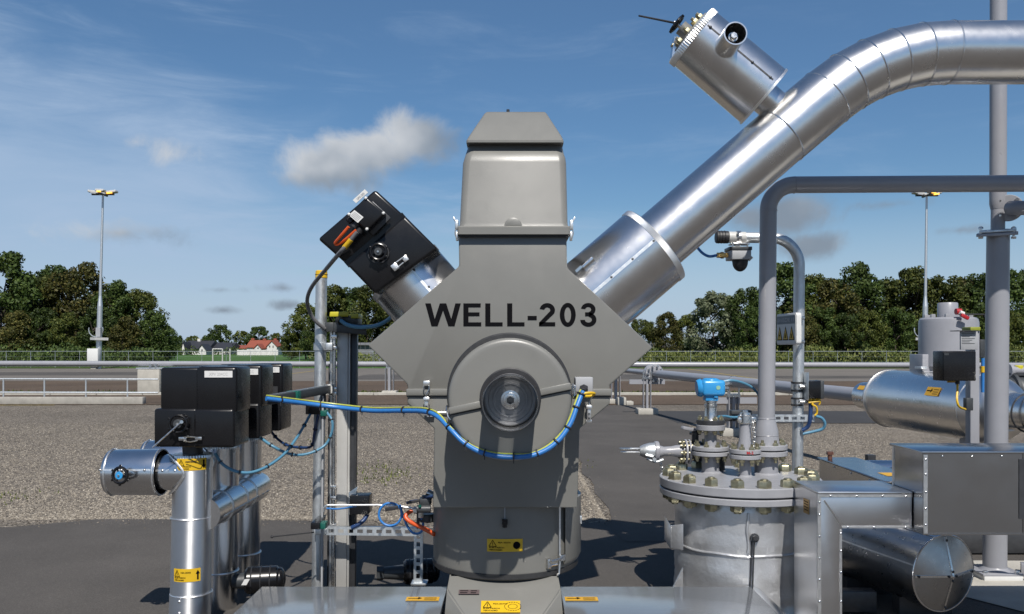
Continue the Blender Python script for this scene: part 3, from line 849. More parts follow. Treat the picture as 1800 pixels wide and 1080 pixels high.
def support(px, Y, ztop, label, cross=True, w=.2):
    x = (px - CX) * S(Y)
    t = thing('pipe_support', label, 'pipe support', (x, Y, 0), 'steel posts carrying pipes')
    part('post', G().box((x, Y, ztop / 2), (w * .3, w, ztop)).box((x - w / 2, Y, ztop / 2), (.02, w, ztop)).box((x + w / 2, Y, ztop / 2), (.02, w, ztop)), M['pipe_grey'], t)
    part('base_plate', G().box((x, Y, .09), (.62, .62, .18), None, .02), M['concrete_lt'], t)
    if cross: part('cross_arm', G().beam((x - .55, Y - .02, ztop - .1), (x + .55, Y - .02, ztop - .1), .10, .14), M['pipe_grey'], t)
    part('pipe_shoe', G().box((x, Y, ztop + .02), (.30, .24, .07)).box((x - .12, Y - .1, ztop + .12), (.04, .03, .22)).box((x + .12, Y - .1, ztop + .12), (.04, .03, .22)), M['steel'], t)


support(685, 37.4, 1.17, 'grey post under the yard pipe, right of the cable post', False, .34)
support(1082, 31.5, 1.05, 'grey post half hidden behind the right point of the enclosure', False, .30)
support(1137, 26.5, 1.10, 'grey post under the flanged joint of the receding pipe', True, .22)
support(1288, 20.0, .92, 'grey post with cross arm behind the blue valve actuator', True, .22)
t = thing('concrete_pier', 'pale concrete pier carrying the yard pipe behind the railing', 'pier', ((259 - CX) * S(37.4), 37.5, 0))
part('pier_block', G().pbox(241, 650, 280, 694, 37.0, .9, .04), M['concrete_lt'], t)
part('bearing_plate', G().pbox(239, 646.5, 300, 649, 37.1, .6), M['galv'], t)
part('pipe_clamp', G().pbox(262, 640, 266, 648, 37.1, .3).pbox(272, 640, 275, 648, 37.1, .3), M['steel'], t)
for (px, y0, w, h) in ((1098, 700, 12, 12), (1111, 706, 15, 6)):
    pass
solo('concrete_block', G().pbox(1086, 699, 1101, 713, 30.6, .5, .03).pbox(1101, 706, 1114, 713, 30.6, .5, .03), M['concrete_lt'], 'small stepped pale concrete block beside the asphalt road', 'block')

Y = 31.3
t = thing('railing', 'pale grey two rail railing behind the gravel at far left', 'railing', ((130 - CX) * S(Y), Y, 0))
for yy in (666.5, 690): part('rail', G().cyl(W(-320, yy - .8, Y), W(278, yy + .6, Y), .032, None, 8), M['galv'], t)
rp = G().cyl((0, 0, 0), (0, 0, .93), .03, None, 8).box((0, 0, .02), (.12, .12, .03)).mesh('railing_post'); rp.materials.append(M['galv'])
for px in (-280, -208, -137, -66, 6, 78, 151, 224): inst('post', rp, t, ((px - CX) * S(Y), Y, 0))
# ------------------------------------------------------------------ lettering and stickers
def text_mesh(s, bold=0.0):
    cu = bpy.data.curves.new('lettering', 'FONT'); cu.body = s; cu.size = 1; cu.offset = bold; cu.resolution_u = 4; cu.fill_mode = 'FRONT'
    o = bpy.data.objects.new('lettering', cu); COL.objects.link(o)
    dg = bpy.context.evaluated_depsgraph_get(); dg.update()
    me = bpy.data.meshes.new_from_object(o.evaluated_get(dg)); bpy.data.objects.remove(o); bpy.data.curves.remove(cu)
    return me


def add_text(g, s, fn, u0, u1, v0, v1, bold=0.0):
    me = text_mesh(s, bold); xs = [v.co.x for v in me.vertices]; ys = [v.co.y for v in me.vertices]
    a, b_, c, d = min(xs), max(xs), min(ys), max(ys)
    vs = [g.bm.verts.new(fn(u0 + (v.co.x - a) / (b_ - a) * (u1 - u0), v0 + (v.co.y - c) / (d - c) * (v1 - v0))) for v in me.vertices]
    for p in me.polygons:
        try: g.bm.faces.new([vs[i] for i in p.vertices])
        except ValueError: pass
    bpy.data.meshes.remove(me)


def quad(g, fn, pts, n=1):
    g.bm.faces.new([g.bm.verts.new(fn(*p)) for p in pts])


def strip(g, fn, a, b_, w):
    d = V((b_[0] - a[0], b_[1] - a[1])); d.normalize(); p = (-d.y * w / 2, d.x * w / 2)
    quad(g, fn, [(a[0] - p[0], a[1] - p[1]), (b_[0] - p[0], b_[1] - p[1]), (b_[0] + p[0], b_[1] + p[1]), (a[0] + p[0], a[1] + p[1])])


def plane_fn(o, r, u, nrm):
    o, r, u, nrm = V(o), V(r), V(u), V(nrm).normalized()
    return lambda lift: (lambda a, b_: o + r * a + u * b_ + nrm * lift)


def cyl_fn(c, R, ang0, z0):      # patch on an upright cylinder; a runs along the girth (m), b up
    c = V(c)
    return lambda lift: (lambda a, b_: V((c.x + (R + lift) * math.sin(ang0 + a / R), c.y - (R + lift) * math.cos(ang0 + a / R), z0 + b_)))


def sticker(parent, fn, w, h, mark, code, vinyl='yellow', lift=.003, words=True):
    g = G(); f = fn(lift); n = 10
    for i in range(n):
        quad(g, f, [(-w / 2 + w * i / n, -h / 2), (-w / 2 + w * (i + 1) / n, -h / 2), (-w / 2 + w * (i + 1) / n, h / 2), (-w / 2 + w * i / n, h / 2)])
    bmesh.ops.remove_doubles(g.bm, verts=g.bm.verts[:], dist=1e-5)
    st = part('warning_sticker', g, M[vinyl], parent)
    g = G(); f = fn(lift + .0015); X = lambda a: -w / 2 + a * w; Yv = lambda b_: -h / 2 + b_ * h
    if words:
        tri = [(.055, .42), (.265, .42), (.16, .90)]
        for i in range(3):
            a, b_ = tri[i], tri[(i + 1) % 3]; strip(g, f, (X(a[0]), Yv(a[1])), (X(b_[0]), Yv(b_[1])), h * .045)
        for a, b_ in (((.165, .75), (.15, .62)), ((.15, .62), (.172, .62)), ((.172, .62), (.155, .48))): strip(g, f, (X(a[0]), Yv(a[1])), (X(b_[0]), Yv(b_[1])), h * .035)
        add_text(g, code, f, X(.31), X(.66), Yv(.66), Yv(.78), .015)
        add_text(g, 'ELEKTRISCH', f, X(.06), X(.48), Yv(.27), Yv(.38), .02)
        add_text(g, 'VERWARMD', f, X(.06), X(.43), Yv(.09), Yv(.20), .02)
    if mark == 'dot':
        for i in range(24): quad(g, f, [(X(.83), Yv(.5))] + [(X(.83) + math.cos(q) * h * .29, Yv(.5) + math.sin(q) * h * .29) for q in (6.2832 * i / 24, 6.2832 * (i + 1) / 24)])
    if mark == 'dashes':
        for R_, k in ((.36, 20), (.20, 22)):
            for i in range(k):
                q0, q1 = 6.2832 * i / k, 6.2832 * (i + .62) / k
                strip(g, f, (X(.81) + math.cos(q0) * h * R_ * 1.35, Yv(.5) + math.sin(q0) * h * R_), (X(.81) + math.cos(q1) * h * R_ * 1.35, Yv(.5) + math.sin(q1) * h * R_), h * .04)
    if mark in ('up', 'down'):
        k = 1 if mark == 'up' else -1; cx = X(.90); cy = 0
        quad(g, f, [(cx - .03 * w, cy - k * h * .36), (cx + .03 * w, cy - k * h * .36), (cx + .03 * w, cy + k * h * .1), (cx - .03 * w, cy + k * h * .1)])
        quad(g, f, [(cx - .075 * w, cy + k * h * .08), (cx + .075 * w, cy + k * h * .08), (cx, cy + k * h * .38)])
    if mark == 'arrow':
        strip(g, f, (X(.06), Yv(.55)), (X(.42), Yv(.55)), h * .12); quad(g, f, [(X(.36), Yv(.3)), (X(.48), Yv(.62)), (X(.36), Yv(.88))])
        for b_ in (.72, .45, .22): strip(g, f, (X(.55), Yv(b_)), (X(.92), Yv(b_)), h * .06)
    bmesh.ops.recalc_face_normals(g.bm, faces=g.bm.faces[:])
    part('print', g, M['ink'], st, None, False, None)
    return st


def handwheel(parent, c, nrm, R, mat, lugs=6, hub=None, spokes=3, th=.16, name='handwheel'):
    c = V(c); x, y, z = frame(nrm); g = G()
    g.torus(c, nrm, R * .82, R * th, 28, 8)
    for i in range(lugs):
        a = 6.2832 * i / lugs; d = x * math.cos(a) + y * math.sin(a); g.beam(c + d * R * .8, c + d * R * 1.12, R * .2, R * .22, R * .05)
    for i in range(spokes):
        a = 6.2832 * i / spokes + .5; d = x * math.cos(a) + y * math.sin(a); g.beam(c, c + d * R * .8, R * .16, R * .12)
    g.cyl(c - z * R * .12, c + z * R * .16, R * .28, None, 14)
    w = part(name, g, mat, parent)
    part('hub', G().cyl(c + z * R * .1, c + z * R * .24, R * (.42 if hub else .2), None, 16, True, R * .03), hub or M['steel'], w)
    part('hub_nut', G().nut(c + z * R * .24, nrm, R * .13, R * .12), M['steel'], w)
    return w


def screws(parent, pts, nrm, r=.008, mat=None, name='screws'):
    g = G()
    for p in pts: g.sphere(p, r, 6, nrm, .7, True)
    return part(name, g, mat or M['steel'], parent, None, True)


def seam(parent, a, b_, nrm, w=.018, h=.006, n=0, mat=None):
    a, b_ = V(a), V(b_); g = G().beam(a + V(nrm) * h / 2, b_ + V(nrm) * h / 2, w, h, 0, nrm)
    s_ = part('seam_strip', g, mat or M['alu_bright'], parent)
    if n: screws(s_, [a.lerp(b_, (i + .5) / n) + V(nrm) * (h + .001) for i in range(n)], nrm, .0085, M['dark_steel'])
    return s_


# ------------------------------------------------------------------ the grey wellhead enclosure
YF = 6.0                                     # its front plate
w0 = W(892, 1000, YF)
we = thing('wellhead_enclosure', 'big grey diamond shaped wellhead housing lettered WELL-203', 'wellhead', (w0.x, 6.5, 0))
P2 = lambda pts, Y: [W(a, b_, Y) for a, b_ in pts]
up = P2([(806, 411), (807, 468), (646, 607), (716, 676), (717, 690), (1072, 690), (1072, 678), (1148, 611), (997, 471), (996, 411)], YF)
lo = P2([(716, 692), (716, 710), (763, 754), (761, 893), (1015, 893), (1019, 754), (1072, 711), (1073, 692)], YF)
us = part('upper_shell', G().prism(up, (0, .92, 0), .014), M['grp'], we)
ls = part('lower_shell', G().prism(lo, (0, .92, 0), .012), M['grp'], we)
part('seam_flange', G().hexa([*(W(x, y, Y) for x, y, Y in ((714, 696, YF - .022), (1075, 696, YF - .022), (1075, 696, YF + .2), (714, 696, YF + .2), (714, 683.5, YF - .022), (1075, 683.5, YF - .022), (1075, 683.5, YF + .2), (714, 683.5, YF + .2)))], .008), M['grp'], we)
part('seam_gasket', G().hexa([*(W(x, y, Y) for x, y, Y in ((715, 698.6, YF - .010), (1074, 698.6, YF - .010), (1074, 698.6, YF + .2), (715, 698.6, YF + .2), (715, 696.3, YF - .010), (1074, 696.3, YF - .010), (1074, 696.3, YF + .2), (715, 696.3, YF + .2)))]), M['grp_dark'], we)
f = plane_fn(W(899, 553.6, YF), (1, 0, 0), (0, 0, 1), (0, -1, 0))(.0025)
g = G(); s = S(YF)
def nl():
    global g
    bmesh.ops.recalc_face_normals(g.bm, faces=g.bm.faces[:]); part('letter', g, M['ink'], we, None, False, None); g = G()
def pq(pts): quad(g, f, [((x - 899) * s, (553.5 - y) * s) for x, y in pts])
T_, B_ = 533.5, 573.8
def band(cx, cy, rx, ry, w, a0, a1, n=22):      # curved stroke, clockwise degrees from 12 o'clock
    for i in range(n):
        q = [math.radians(a0 + (a1 - a0) * (i + k) / n) for k in (0, 1)]
        pq([(cx + rx * math.sin(q[0]), cy - ry * math.cos(q[0])), (cx + rx * math.sin(q[1]), cy - ry * math.cos(q[1])), (cx + (rx - w) * math.sin(q[1]), cy - (ry - w * .92) * math.cos(q[1])), (cx + (rx - w) * math.sin(q[0]), cy - (ry - w * .92) * math.cos(q[0]))])
pq([(747.5, T_), (757.2, T_), (764.2, 561), (773.2, T_), (784.4, T_), (793.2, 561), (800.4, T_), (810, T_), (799, B_), (788.3, B_), (778.8, 546), (769.2, B_), (758.5, B_)])
nl()
pq([(814.5, T_), (823.5, T_), (823.5, B_), (814.5, B_)])
for y0, y1, xe_ in ((T_, T_ + 7, 845), (549.3, 556, 843), (B_ - 7, B_, 846)): pq([(823.5, y0), (xe_, y0), (xe_, y1), (823.5, y1)])
nl()
for x0 in (853, 891.5): pq([(x0, T_), (x0 + 9, T_), (x0 + 9, B_), (x0, B_)]); pq([(x0 + 9, B_ - 7), (x0 + 30.5, B_ - 7), (x0 + 30.5, B_), (x0 + 9, B_)]); nl()
pq([(927.5, 555.5), (943.5, 555.5), (943.5, 563), (927.5, 563)]); nl()
band(962, 545.5, 13.5, 12.5, 8.2, -80, 118); pq([(973.9, 551.4), (966.5, 547.5), (947.5, 567.5), (947.5, 573.8), (958, 566.8)]); pq([(947.5, 566.6), (976, 566.6), (976, B_), (947.5, B_)]); nl()
band(998, 553.6, 14, 21, 8.2, 0, 360, 40); nl()
band(1034, 544.2, 12.8, 11.4, 7.6, -82, 170); band(1034.2, 562.2, 14.2, 12.4, 8, 8, 268); pq([(1028.5, 549.2), (1037, 549.2), (1037, 556.2), (1028.5, 556.2)])
nl()

# hood and cap on top of the neck
def loft(rects):     # rects: (x0,x1,y_px,Yfront,Yback) -> rounded-rectangle rings
    out = []
    for (x0, x1, py, Ya, Yb, r) in rects:
        a, b_ = W(x0, py, Ya), W(x1, py, Ya); z = a.z; ring = []
        for (cx, cy, q) in ((a.x + r, Ya + r, 180), (b_.x - r, Ya + r, 270), (b_.x - r, Yb - r, 0), (a.x + r, Yb - r, 90)):
            for k in range(5):
                t = math.radians(q + 90 * k / 4); ring.append(V((cx + r * math.cos(t), cy + r * math.sin(t), z)))
        out.append(ring)
    return out


hd = part('hood', G().rings(loft([(806, 1000, 399, 5.965, 6.96, .035), (807.5, 998.5, 392, 5.972, 6.95, .05), (813, 996, 285, 6.02, 6.90, .055), (816, 994.5, 275, 6.03, 6.89, .055), (818, 992, 268, 6.055, 6.87, .06), (823, 989, 254, 6.10, 6.82, .06)])), M['grp'], we)
part('hood_flange', G().rings(loft([(803.5, 1003, 412, 5.945, 6.98, .02), (803.5, 1003, 399.5, 5.945, 6.98, .02), (804.5, 1002, 397.5, 5.955, 6.97, .02)])), M['grp'], hd)
part('hood_gasket', G().rings(loft([(805, 1001, 416, 5.972, 6.95, .02), (805, 1001, 411, 5.972, 6.95, .02)])), M['grp_dark'], hd)
a = W(902, 398, 5.955)
hbp = [W(902 + 15.5 * math.cos(math.radians(t)), 397 - 14.5 * math.sin(math.radians(t)), 5.952) for t in range(0, 181, 15)]
part('hood_boss', G().prism([W(921, 399, 5.952)] + hbp + [W(883, 399, 5.952)], (0, .09, 0), .008), M['grp'], hd)
cp = part('cap', G().rings(loft([(819.5, 991, 250.5, 6.02, 6.96, .02), (819.5, 991, 246.5, 6.02, 6.96, .02), (824, 987.5, 239, 6.05, 6.92, .02), (851, 961.5, 199.5, 6.2, 6.74, .02), (854, 959, 197, 6.22, 6.72, .02)])), M['grp'], we)
part('cap_neck', G().rings(loft([(825, 987, 258, 6.16, 6.78, .04), (828, 984, 250, 6.16, 6.78, .04)])), M['grp'], cp)
part('lifting_eye', G().cyl(W(893, 199, 6.4), W(893, 193, 6.4), .012, None, 8), M['dark_steel'], cp)
for px, sg in ((803, -1), (1004.5, 1)):
    x = W(px, 400, 6.05).x; z = lambda y: W(px, y, 6.05).z
    g = G().box((x, 6.05, (z(388) + z(404)) / 2), (.022, .05, z(388) - z(404)), None, .004)
    g.box((x + sg * .014, 6.05, z(387)), (.012, .045, .04), Matrix.Rotation(sg * .5, 3, 'Y'), .003).box((x - sg * .003, 6.05, z(416)), (.018, .045, .06), None, .003)
    g.tube([(x + sg * .008, 6.03, z(404)), (x + sg * .012, 6.03, z(412)), (x, 6.03, z(421))], .005, 6)
    part('hood_latch', g, M['alu_bright'], we)

# drum cover in front of the wing valve
DC = W(896, 703.0, 5.45); RX = .394
part('cover_gasket', G().lathe((DC.x - .002, YF + .01, DC.z + .020), (0, -1, 0), [(0, .412), (.40, .412), (.41, .402), (.41, .30)], 72, True, False), M['grp_dark'], we)
rc = part('round_cover', G().lathe((DC.x, YF, DC.z), (0, -1, 0), [(0, RX + .004), (.522, RX + .001), (.540, RX - .004), (.549, RX - .014), (.553, RX - .028), (.554, RX - .05), (.554, .19), (.548, .185), (.548, .10)], 96, True, True), M['grp'], we)
def disc_pt(px, py, lift=0.0): return W(px, py, 5.446 - lift)
for (a, b_) in (((789.5, 722.5), (851, 709.5)), ((945.5, 690.5), (1003.5, 678.5))):
    A, B = disc_pt(*a), disc_pt(*b_); d = (B - A).normalized(); nup = V((-d.z, 0, d.x))
    g = G().prism([A - nup * .022, B - nup * .022, B + nup * .022, A + nup * .022], (0, -.022, 0), .006)
    sp = part('split_flange', g, M['grp'], rc)
    part('split_gasket', G().prism([A - nup * .031, B - nup * .031, B - nup * .024, A - nup * .024], (0, -.005, 0)), M['grp_dark'], sp)
part('opening_seal', G().lathe((DC.x + .004, 5.45, DC.z + .010), (0, -1, 0), [(0, .196), (.028, .196), (.034, .188), (.030, .160), (0, .158)], 64, False, False), M['black_rough'], rc)
part('bearing_plate', G().lathe((DC.x + .004, 5.45, DC.z + .004), (0, -1, 0), [(0, .166), (.07, .166), (.078, .158), (.078, .140), (.066, .137), (.066, .112), (.074, .110), (.074, .098), (.064, .096), (.064, .03)], 64), M['hub'], we)
g = G(); pc = V((DC.x + .004, 5.384, DC.z + .004))
for i in range(16):
    q = 6.2832 * i / 16; g.beam(pc + V((math.cos(q) * .05, 0, math.sin(q) * .05)), pc + V((math.cos(q) * .118, 0, math.sin(q) * .118)), .006, .012, 0, (0, -1, 0))
part('bearing_ribs', g, M['hub'], we, None, True)
part('spindle_boss', G().lathe(pc, (0, -1, 0), [(0, .062), (.012, .060), (.014, .046), (.030, .044), (.032, .030), (.06, .028), (.06, .008)], 32), M['steel'], we)
part('spindle_nut', G().nut(pc - V((0, .05, 0)), (0, -1, 0), .026, .022).cyl(pc - V((0, .07, 0)), pc - V((0, .095, 0)), .009, None, 12), M['dgrey'], we)
part('clear_sleeve', G().pipe((DC.x + .004, 5.415, DC.z - .001), (DC.x + .004, 5.14, DC.z - .001), .170, .1655, 64), M['acrylic'], we)
part('sleeve_rim', G().torus((DC.x + .004, 5.14, DC.z - .001), (0, 1, 0), .168, .0035, 64, 6), M['acrylic'], we)

# toggle latches
def toggle(px, py, k=1.0):
    Y = YF - .035; x = lambda d: W(px + d * k, 0, Y).x; z = lambda d: W(0, py + d * k, Y).z
    g = G().box((x(0), Y, z(-26)), (.046 * k, .022, .036 * k), None, .004).box((x(0), Y - .004, z(12)), (.030 * k, .022, .12 * k), None, .005)
    g.box((x(0), Y - .014, z(2)), (.044 * k, .02, .028 * k), None, .004).box((x(0), Y, z(28)), (.042 * k, .014, .02), None, .003)
    t = part('toggle_latch', g, M['alu_bright'], we)
    g = G().tube([(x(-5), Y - .01, z(-22)), (x(-5), Y - .012, z(-16)), (x(0), Y - .016, z(-6)), (x(0), Y - .016, z(4))], .0045, 6).tube([(x(5), Y - .01, z(-22)), (x(5), Y - .012, z(-16)), (x(0), Y - .016, z(-6))], .0045, 6)
    part('latch_wire', g, M['steel'], t); part('rivets', G().sphere((x(0), Y - .018, z(14)), .007, 8, (0, -1, 0)).sphere((x(0), Y - .018, z(22)), .007, 8, (0, -1, 0)), M['dark_steel'], t)


toggle(750, 700); toggle(1035, 714, .95)
part('stay_rod', G().tube([W(757, 719, YF - .02), W(759, 725, YF - .02), W(787, 725, YF - .02)], .006, 8).box(W(757, 731, YF - .02), (.05, .03, .012)), M['alu_bright'], we)
part('cover_clip', G().tube([W(785.5, 714, 5.52), W(785, 722, 5.48), W(788, 733, 5.46), W(792, 738, 5.46)], .007, 8).tube([W(1007, 676, 5.52), W(1011, 684, 5.48), W(1010, 692, 5.48), W(1006, 700, 5.52)], .007, 8).box(W(1008, 686, 5.55), (.03, .05, .07), None, .006), M['steel'], we)
jb = part('junction_box', G().pbox(1011, 663.5, 1042.5, 690, 5.62, .11, .006), M['boxgrey'], we)
part('box_lid', G().pbox(1012, 664.3, 1041.5, 689, 5.607, .0125, .003), M['boxgrey'], jb)
part('cable_gland', G().nut(W(1026, 682, 5.608), (0, -.8, -.6), .030, .03).cyl(W(1026, 682, 5.608), W(1025.5, 689, 5.565), .021, None, 12), M['black_rough'], jb)
part('bracket', G().box(W(1026, 700, 5.85), (.05, .36, .03)).box(W(1026, 680, 5.87), (.06, .30, .05)), M['grp'], jb)

# the drum below
DX = W(888.5, 900, 6.6).x; DY, DR = 6.6, .556
zt, zb = W(888, 884, 6.05).z, W(888, 1017, 6.045).z
dr = part('drum', G().lathe((DX, DY, 0), (0, 0, 1), [(zb + .02, DR - .03), (zb + .022, DR - .004), (zb + .04, DR), (zt + .14, DR)], 96), M['grp'], we)
part('drum_gasket', G().lathe((DX, DY, 0), (0, 0, 1), [(zb - .018, DR - .05), (zb - .018, DR - .006), (zb - .008, DR + .004), (zb + .024, DR + .004), (zb + .030, DR - .01)], 96), M['grp_dark'], we)
a0, a1 = math.radians(-41), math.radians(28)
part('drum_door_edge', G().lathe((DX, DY, 0), (0, 0, 1), [(zb + .06, DR + .004), (zb + .05, DR + .012), (zb + .08, DR + .026), (zt - .02, DR + .026), (zt - .02, DR + .004)], 24, arc=(a0, a1), hint=(1, 0, 0)), M['grp'], dr)
hx = math.radians(42.5)
pt = lambda a, R, z: V((DX + R * math.sin(a), DY - R * math.cos(a), z))
part('hinge_rod', G().tube([pt(hx, DR + .03, zt - .01), pt(hx, DR + .03, zb + .08), pt(hx - .02, DR + .034, zb + .005), pt(hx - .05, DR + .034, zb - .002)], .0075, 8), M['alu_bright'], we)
part('drum_latch', G().tube([pt(hx - .16, DR + .012, zb + .10), pt(hx - .155, DR + .05, zb + .11), pt(hx - .01, DR + .05, zb + .115), pt(hx + .06, DR + .035, zb + .115)], .009, 8).tube([pt(hx - .16, DR + .02, zb + .07), pt(hx - .05, DR + .035, zb + .075)], .008, 8).box(pt(hx - .16, DR + .014, zb + .085), (.03, .03, .07), Matrix.Rotation(hx - .16, 3, 'Z'), .004).box(pt(hx + .03, DR + .035, zb + .115), (.05, .03, .045), Matrix.Rotation(hx, 3, 'Z'), .006), M['steel'], we)
part('side_bolt', G().box((DX + DR + .016, DY - .1, zt - .21), (.02, .03, .06), None, .004), M['alu_bright'], we)
part('hanging_cord', G().cyl(pt(0, DR + .022, zt + .02), pt(0, DR + .022, zt - .12), .0035, None, 6), M['boxgrey'], we)
part('cord_plug', G().cyl(pt(0, DR + .024, zt - .11), pt(0, DR + .024, zt - .17), .020, .017, 12, True, .004).cyl(pt(0, DR + .024, zt - .128), pt(0, DR + .024, zt - .146), .0215, None, 6), M['black'], we)
sticker(we, cyl_fn((DX, DY, 0), DR, 0.0, W(887, 959, DY - DR).z), 63 * S(6.045), 22.5 * S(6.045), 'dot', 'PSA-20376')
# angled hood at the foot
z0 = W(0, 1036, 5.98).z; z1 = W(0, 1014, 6.16).z
xa, xb = W(785.5, 0, 5.98).x, W(986, 0, 5.98).x
bot = H - (1082 - HY) * S(5.72)
v = [W(790, 1013, 6.16), W(981, 1013, 6.16), W(785.5, 1037, 5.98), W(986, 1037, 5.98), W(818, 1084, 5.74), W(953, 1084, 5.74), W(776, 1106, 5.74), W(994, 1106, 5.74)]
g = G(); bv = [g.bm.verts.new(q) for q in v]
low = [g.bm.verts.new(q) for q in (V((v[4].x, 5.6, 0)), V((v[5].x, 5.6, 0)), V((xa - .02, 5.75, 0)), V((xb + .02, 5.75, 0)))]
back = [g.bm.verts.new(q) for q in (V((v[0].x, 6.9, v[0].z)), V((v[1].x, 6.9, v[1].z)), V((xa - .02, 6.9, 0)), V((xb + .02, 6.9, 0)))]
for q in ((bv[0], bv[2], bv[3], bv[1]), (bv[2], bv[4], bv[5], bv[3]), (bv[2], low[2], low[0], bv[4]), (bv[3], bv[5], low[1], low[3]), (bv[4], low[0], low[1], bv[5]), (bv[0], back[0], back[2], low[2], bv[2]), (bv[1], bv[3], low[3], back[3], back[1])): g.bm.faces.new(q)
bmesh.ops.delete(g.bm, geom=[bv[6], bv[7]], context='VERTS')
bmesh.ops.recalc_face_normals(g.bm, faces=g.bm.faces[:])
bmesh.ops.bevel(g.bm, geom=[e for e in g.bm.edges if len(e.link_faces) == 2], offset=.010, segments=2, affect='EDGES')
nk = part('foot_hood', g, M['grp'], we)
dn = (v[4] - v[2]); dn = V((0, dn.y, dn.z)).normalized(); nn = V((1, 0, 0)).cross(dn); nn = -nn if nn.y > 0 else nn
def on_face(px, py):      # point of the sloping foot face seen at this pixel
    k0 = v[2]
    for i in range(200):
        t = i / 200 * .6; q = k0 + dn * t
        if HY + (H - q.z) * F / q.y >= py: break
    return V(((px - CX) * q.y / F, q.y, q.z))
sticker(we, plane_fn(on_face(880, 1069), (1, 0, 0), -dn, nn), 69 * S(5.8), .115, 'dashes', 'PSA-20376', lift=.013)
f = plane_fn(on_face(824.5, 1043), (1, 0, 0), -dn, nn)
g = G(); quad(g, f(.0125), [(-.072, -.022), (.072, -.022), (.072, .022), (-.072, .022)]); pl = part('name_plate', g, M['mauve'], we)
g = G()
for (a, b_, c, d) in ((-.062, -.005, .006, .013), (.012, .055, .006, .013), (-.062, -.01, -.014, -.007), (.012, .05, -.014, -.007)): quad(g, f(.0145), [(a, c), (b_, c), (b_, d), (a, d)])
part('print', g, M['ink'], pl)

# ------------------------------------------------------------------ low glossy covers to each side
for sg, x0, x1, lb in ((-1, -1.885, W(779, 0, 6.0).x, 'low glossy grey cover plate left of the enclosure foot'), (1, W(989, 0, 6.0).x, 1.80, 'low glossy grey cover plate right of the enclosure foot')):
    ztop = H - (1031 - HY) * S(6.42)
    t = thing('cellar_cover', lb, 'cover', ((x0 + x1) / 2, 5.6, 0), 'glossy low covers beside the enclosure')
    part('lid', G().box(((x0 + x1) / 2, 5.52, ztop - .025), (x1 - x0, 1.80, .05), None, .010), M['cover'], t)
    part('skirt', G().box(((x0 + x1) / 2, 5.55, (ztop - .05) / 2), (x1 - x0 - .06, 1.74, ztop - .052)), M['dark_steel'], t)
    px = 743 if sg < 0 else 1022
    Yp = (H - ztop) * F / (1053.5 - HY)
    sticker(t, plane_fn(((px - CX) * S(Yp), Yp, ztop), (1, 0, 0), (0, 1, 0), (0, 0, 1)), 58 * S(Yp), .095, 'arrow', '', 'orange_vinyl', .003, False)
    if sg > 0: part('end_cap', G().lathe((x1, 5.6, ztop - .14), (0, 1, 0), [(-.85, .135), (.85, .135)], 24, hint=(0, 0, 1)), M['alu_dull'], t)

# ------------------------------------------------------------------ left arm with actuator
def dvec(dx, dy): return V((dx, 0, -dy)).normalized()
YA = 6.45
t = thing('insulated_branch', 'short aluminium clad stub rising from the left shoulder of the enclosure', 'pipe stub', W(745, 520, YA))
ad = dvec(.655, .756)
A = W(714, 482, YA) + ad * .03; B = A + ad * .62
part('jacket', G().cyl(A, B, .303, None, 64), M['alu'], t)
part('crimped_band', G().ribring(A - ad * .055, ad, .309, .055, 130, .010), M['alu_bright'], t)
fr_ = V((0, -1, 0)); side = ad.cross(fr_).normalized()
q = A + fr_ * .300 + side * .02; seam(t, A + ad * .01 + (fr_ * .98 - side * .2).normalized() * .303, B + (fr_ * .98 - side * .2).normalized() * .303, (fr_ * .98 - side * .2).normalized(), .02, .004)
screws(t, [A + ad * (.03 + .16 * i) + (fr_ * .97 - side * .24).normalized() * .305 for i in range(3)], fr_, .010, M['dark_steel'])

va = thing('valve_actuator', 'black boxed valve actuator tilted on the clad stub with orange cables', 'actuator', W(690, 470, 6.3))
Yb = 6.03
lower = P2([(610, 466), (711, 379), (770, 438), (659, 517)], Yb); upper_ = P2([(558, 420), (659, 333), (709, 378), (608.5, 464.5)], Yb + .03)
hb = part('lower_housing', G().prism(lower, (0, .62, 0), .022, 3), M['black'], va)
ha = part('upper_housing', G().prism(upper_, (0, .56, 0), .022, 3), M['black'], va)
part('split_rib', G().beam(W(609, 466, Yb + .02), W(711, 378.5, Yb + .02), .05, .012, 0, (0, 1, 0)), M['black'], va)
bc = P2([(612, 377), (643, 346), (677, 375), (645, 406)], 5.9)
jb = part('junction_box', G().prism(bc, (0, .10, 0), .012, 3), M['black'], va)
part('mounting_plate', G().prism(P2([(626, 382), (655, 354), (687, 383), (656, 414)], 6.0), (0, .012, 0), .003), M['dark_steel'], va)
part('lid_screws', G().sphere(W(613.5, 377, 5.898), .012, 8, (0, -1, 0)).sphere(W(643, 348.5, 5.898), .012, 8, (0, -1, 0)).sphere(W(674, 375, 5.898), .012, 8, (0, -1, 0)).sphere(W(645, 403, 5.898), .012, 8, (0, -1, 0)), M['white'], jb)
part('label_plate', G().prism(P2([(613, 378.5), (623, 369.5), (639, 382), (629, 392)], 5.897), (0, .002, 0)), M['white'], jb)
g = G(); pf = lambda a, b_: W(613 + a * 16 + b_ * 10, 378.5 + a * 13.5 - b_ * 9, 5.8955)
for i in range(4): quad(g, pf, [(.12, .16 + i * .2), (.85, .16 + i * .2), (.85, .24 + i * .2), (.12, .24 + i * .2)])
part('print', g, M['greyink'], jb)
part('gland', G().cyl(W(622, 400, 5.95), W(628, 393, 5.95), .028, None, 12).cyl(W(630, 409, 5.95), W(634, 402, 5.95), .026, None, 12).cyl(W(613, 384, 5.95), W(618, 391, 5.95), .024, None, 10), M['black_rough'], jb)
tp = part('tag_plate', G().prism(P2([(620, 352), (641, 333), (647, 338.5), (626, 357.5)], 6.02), (0, .006, 0)), M['white'], va)
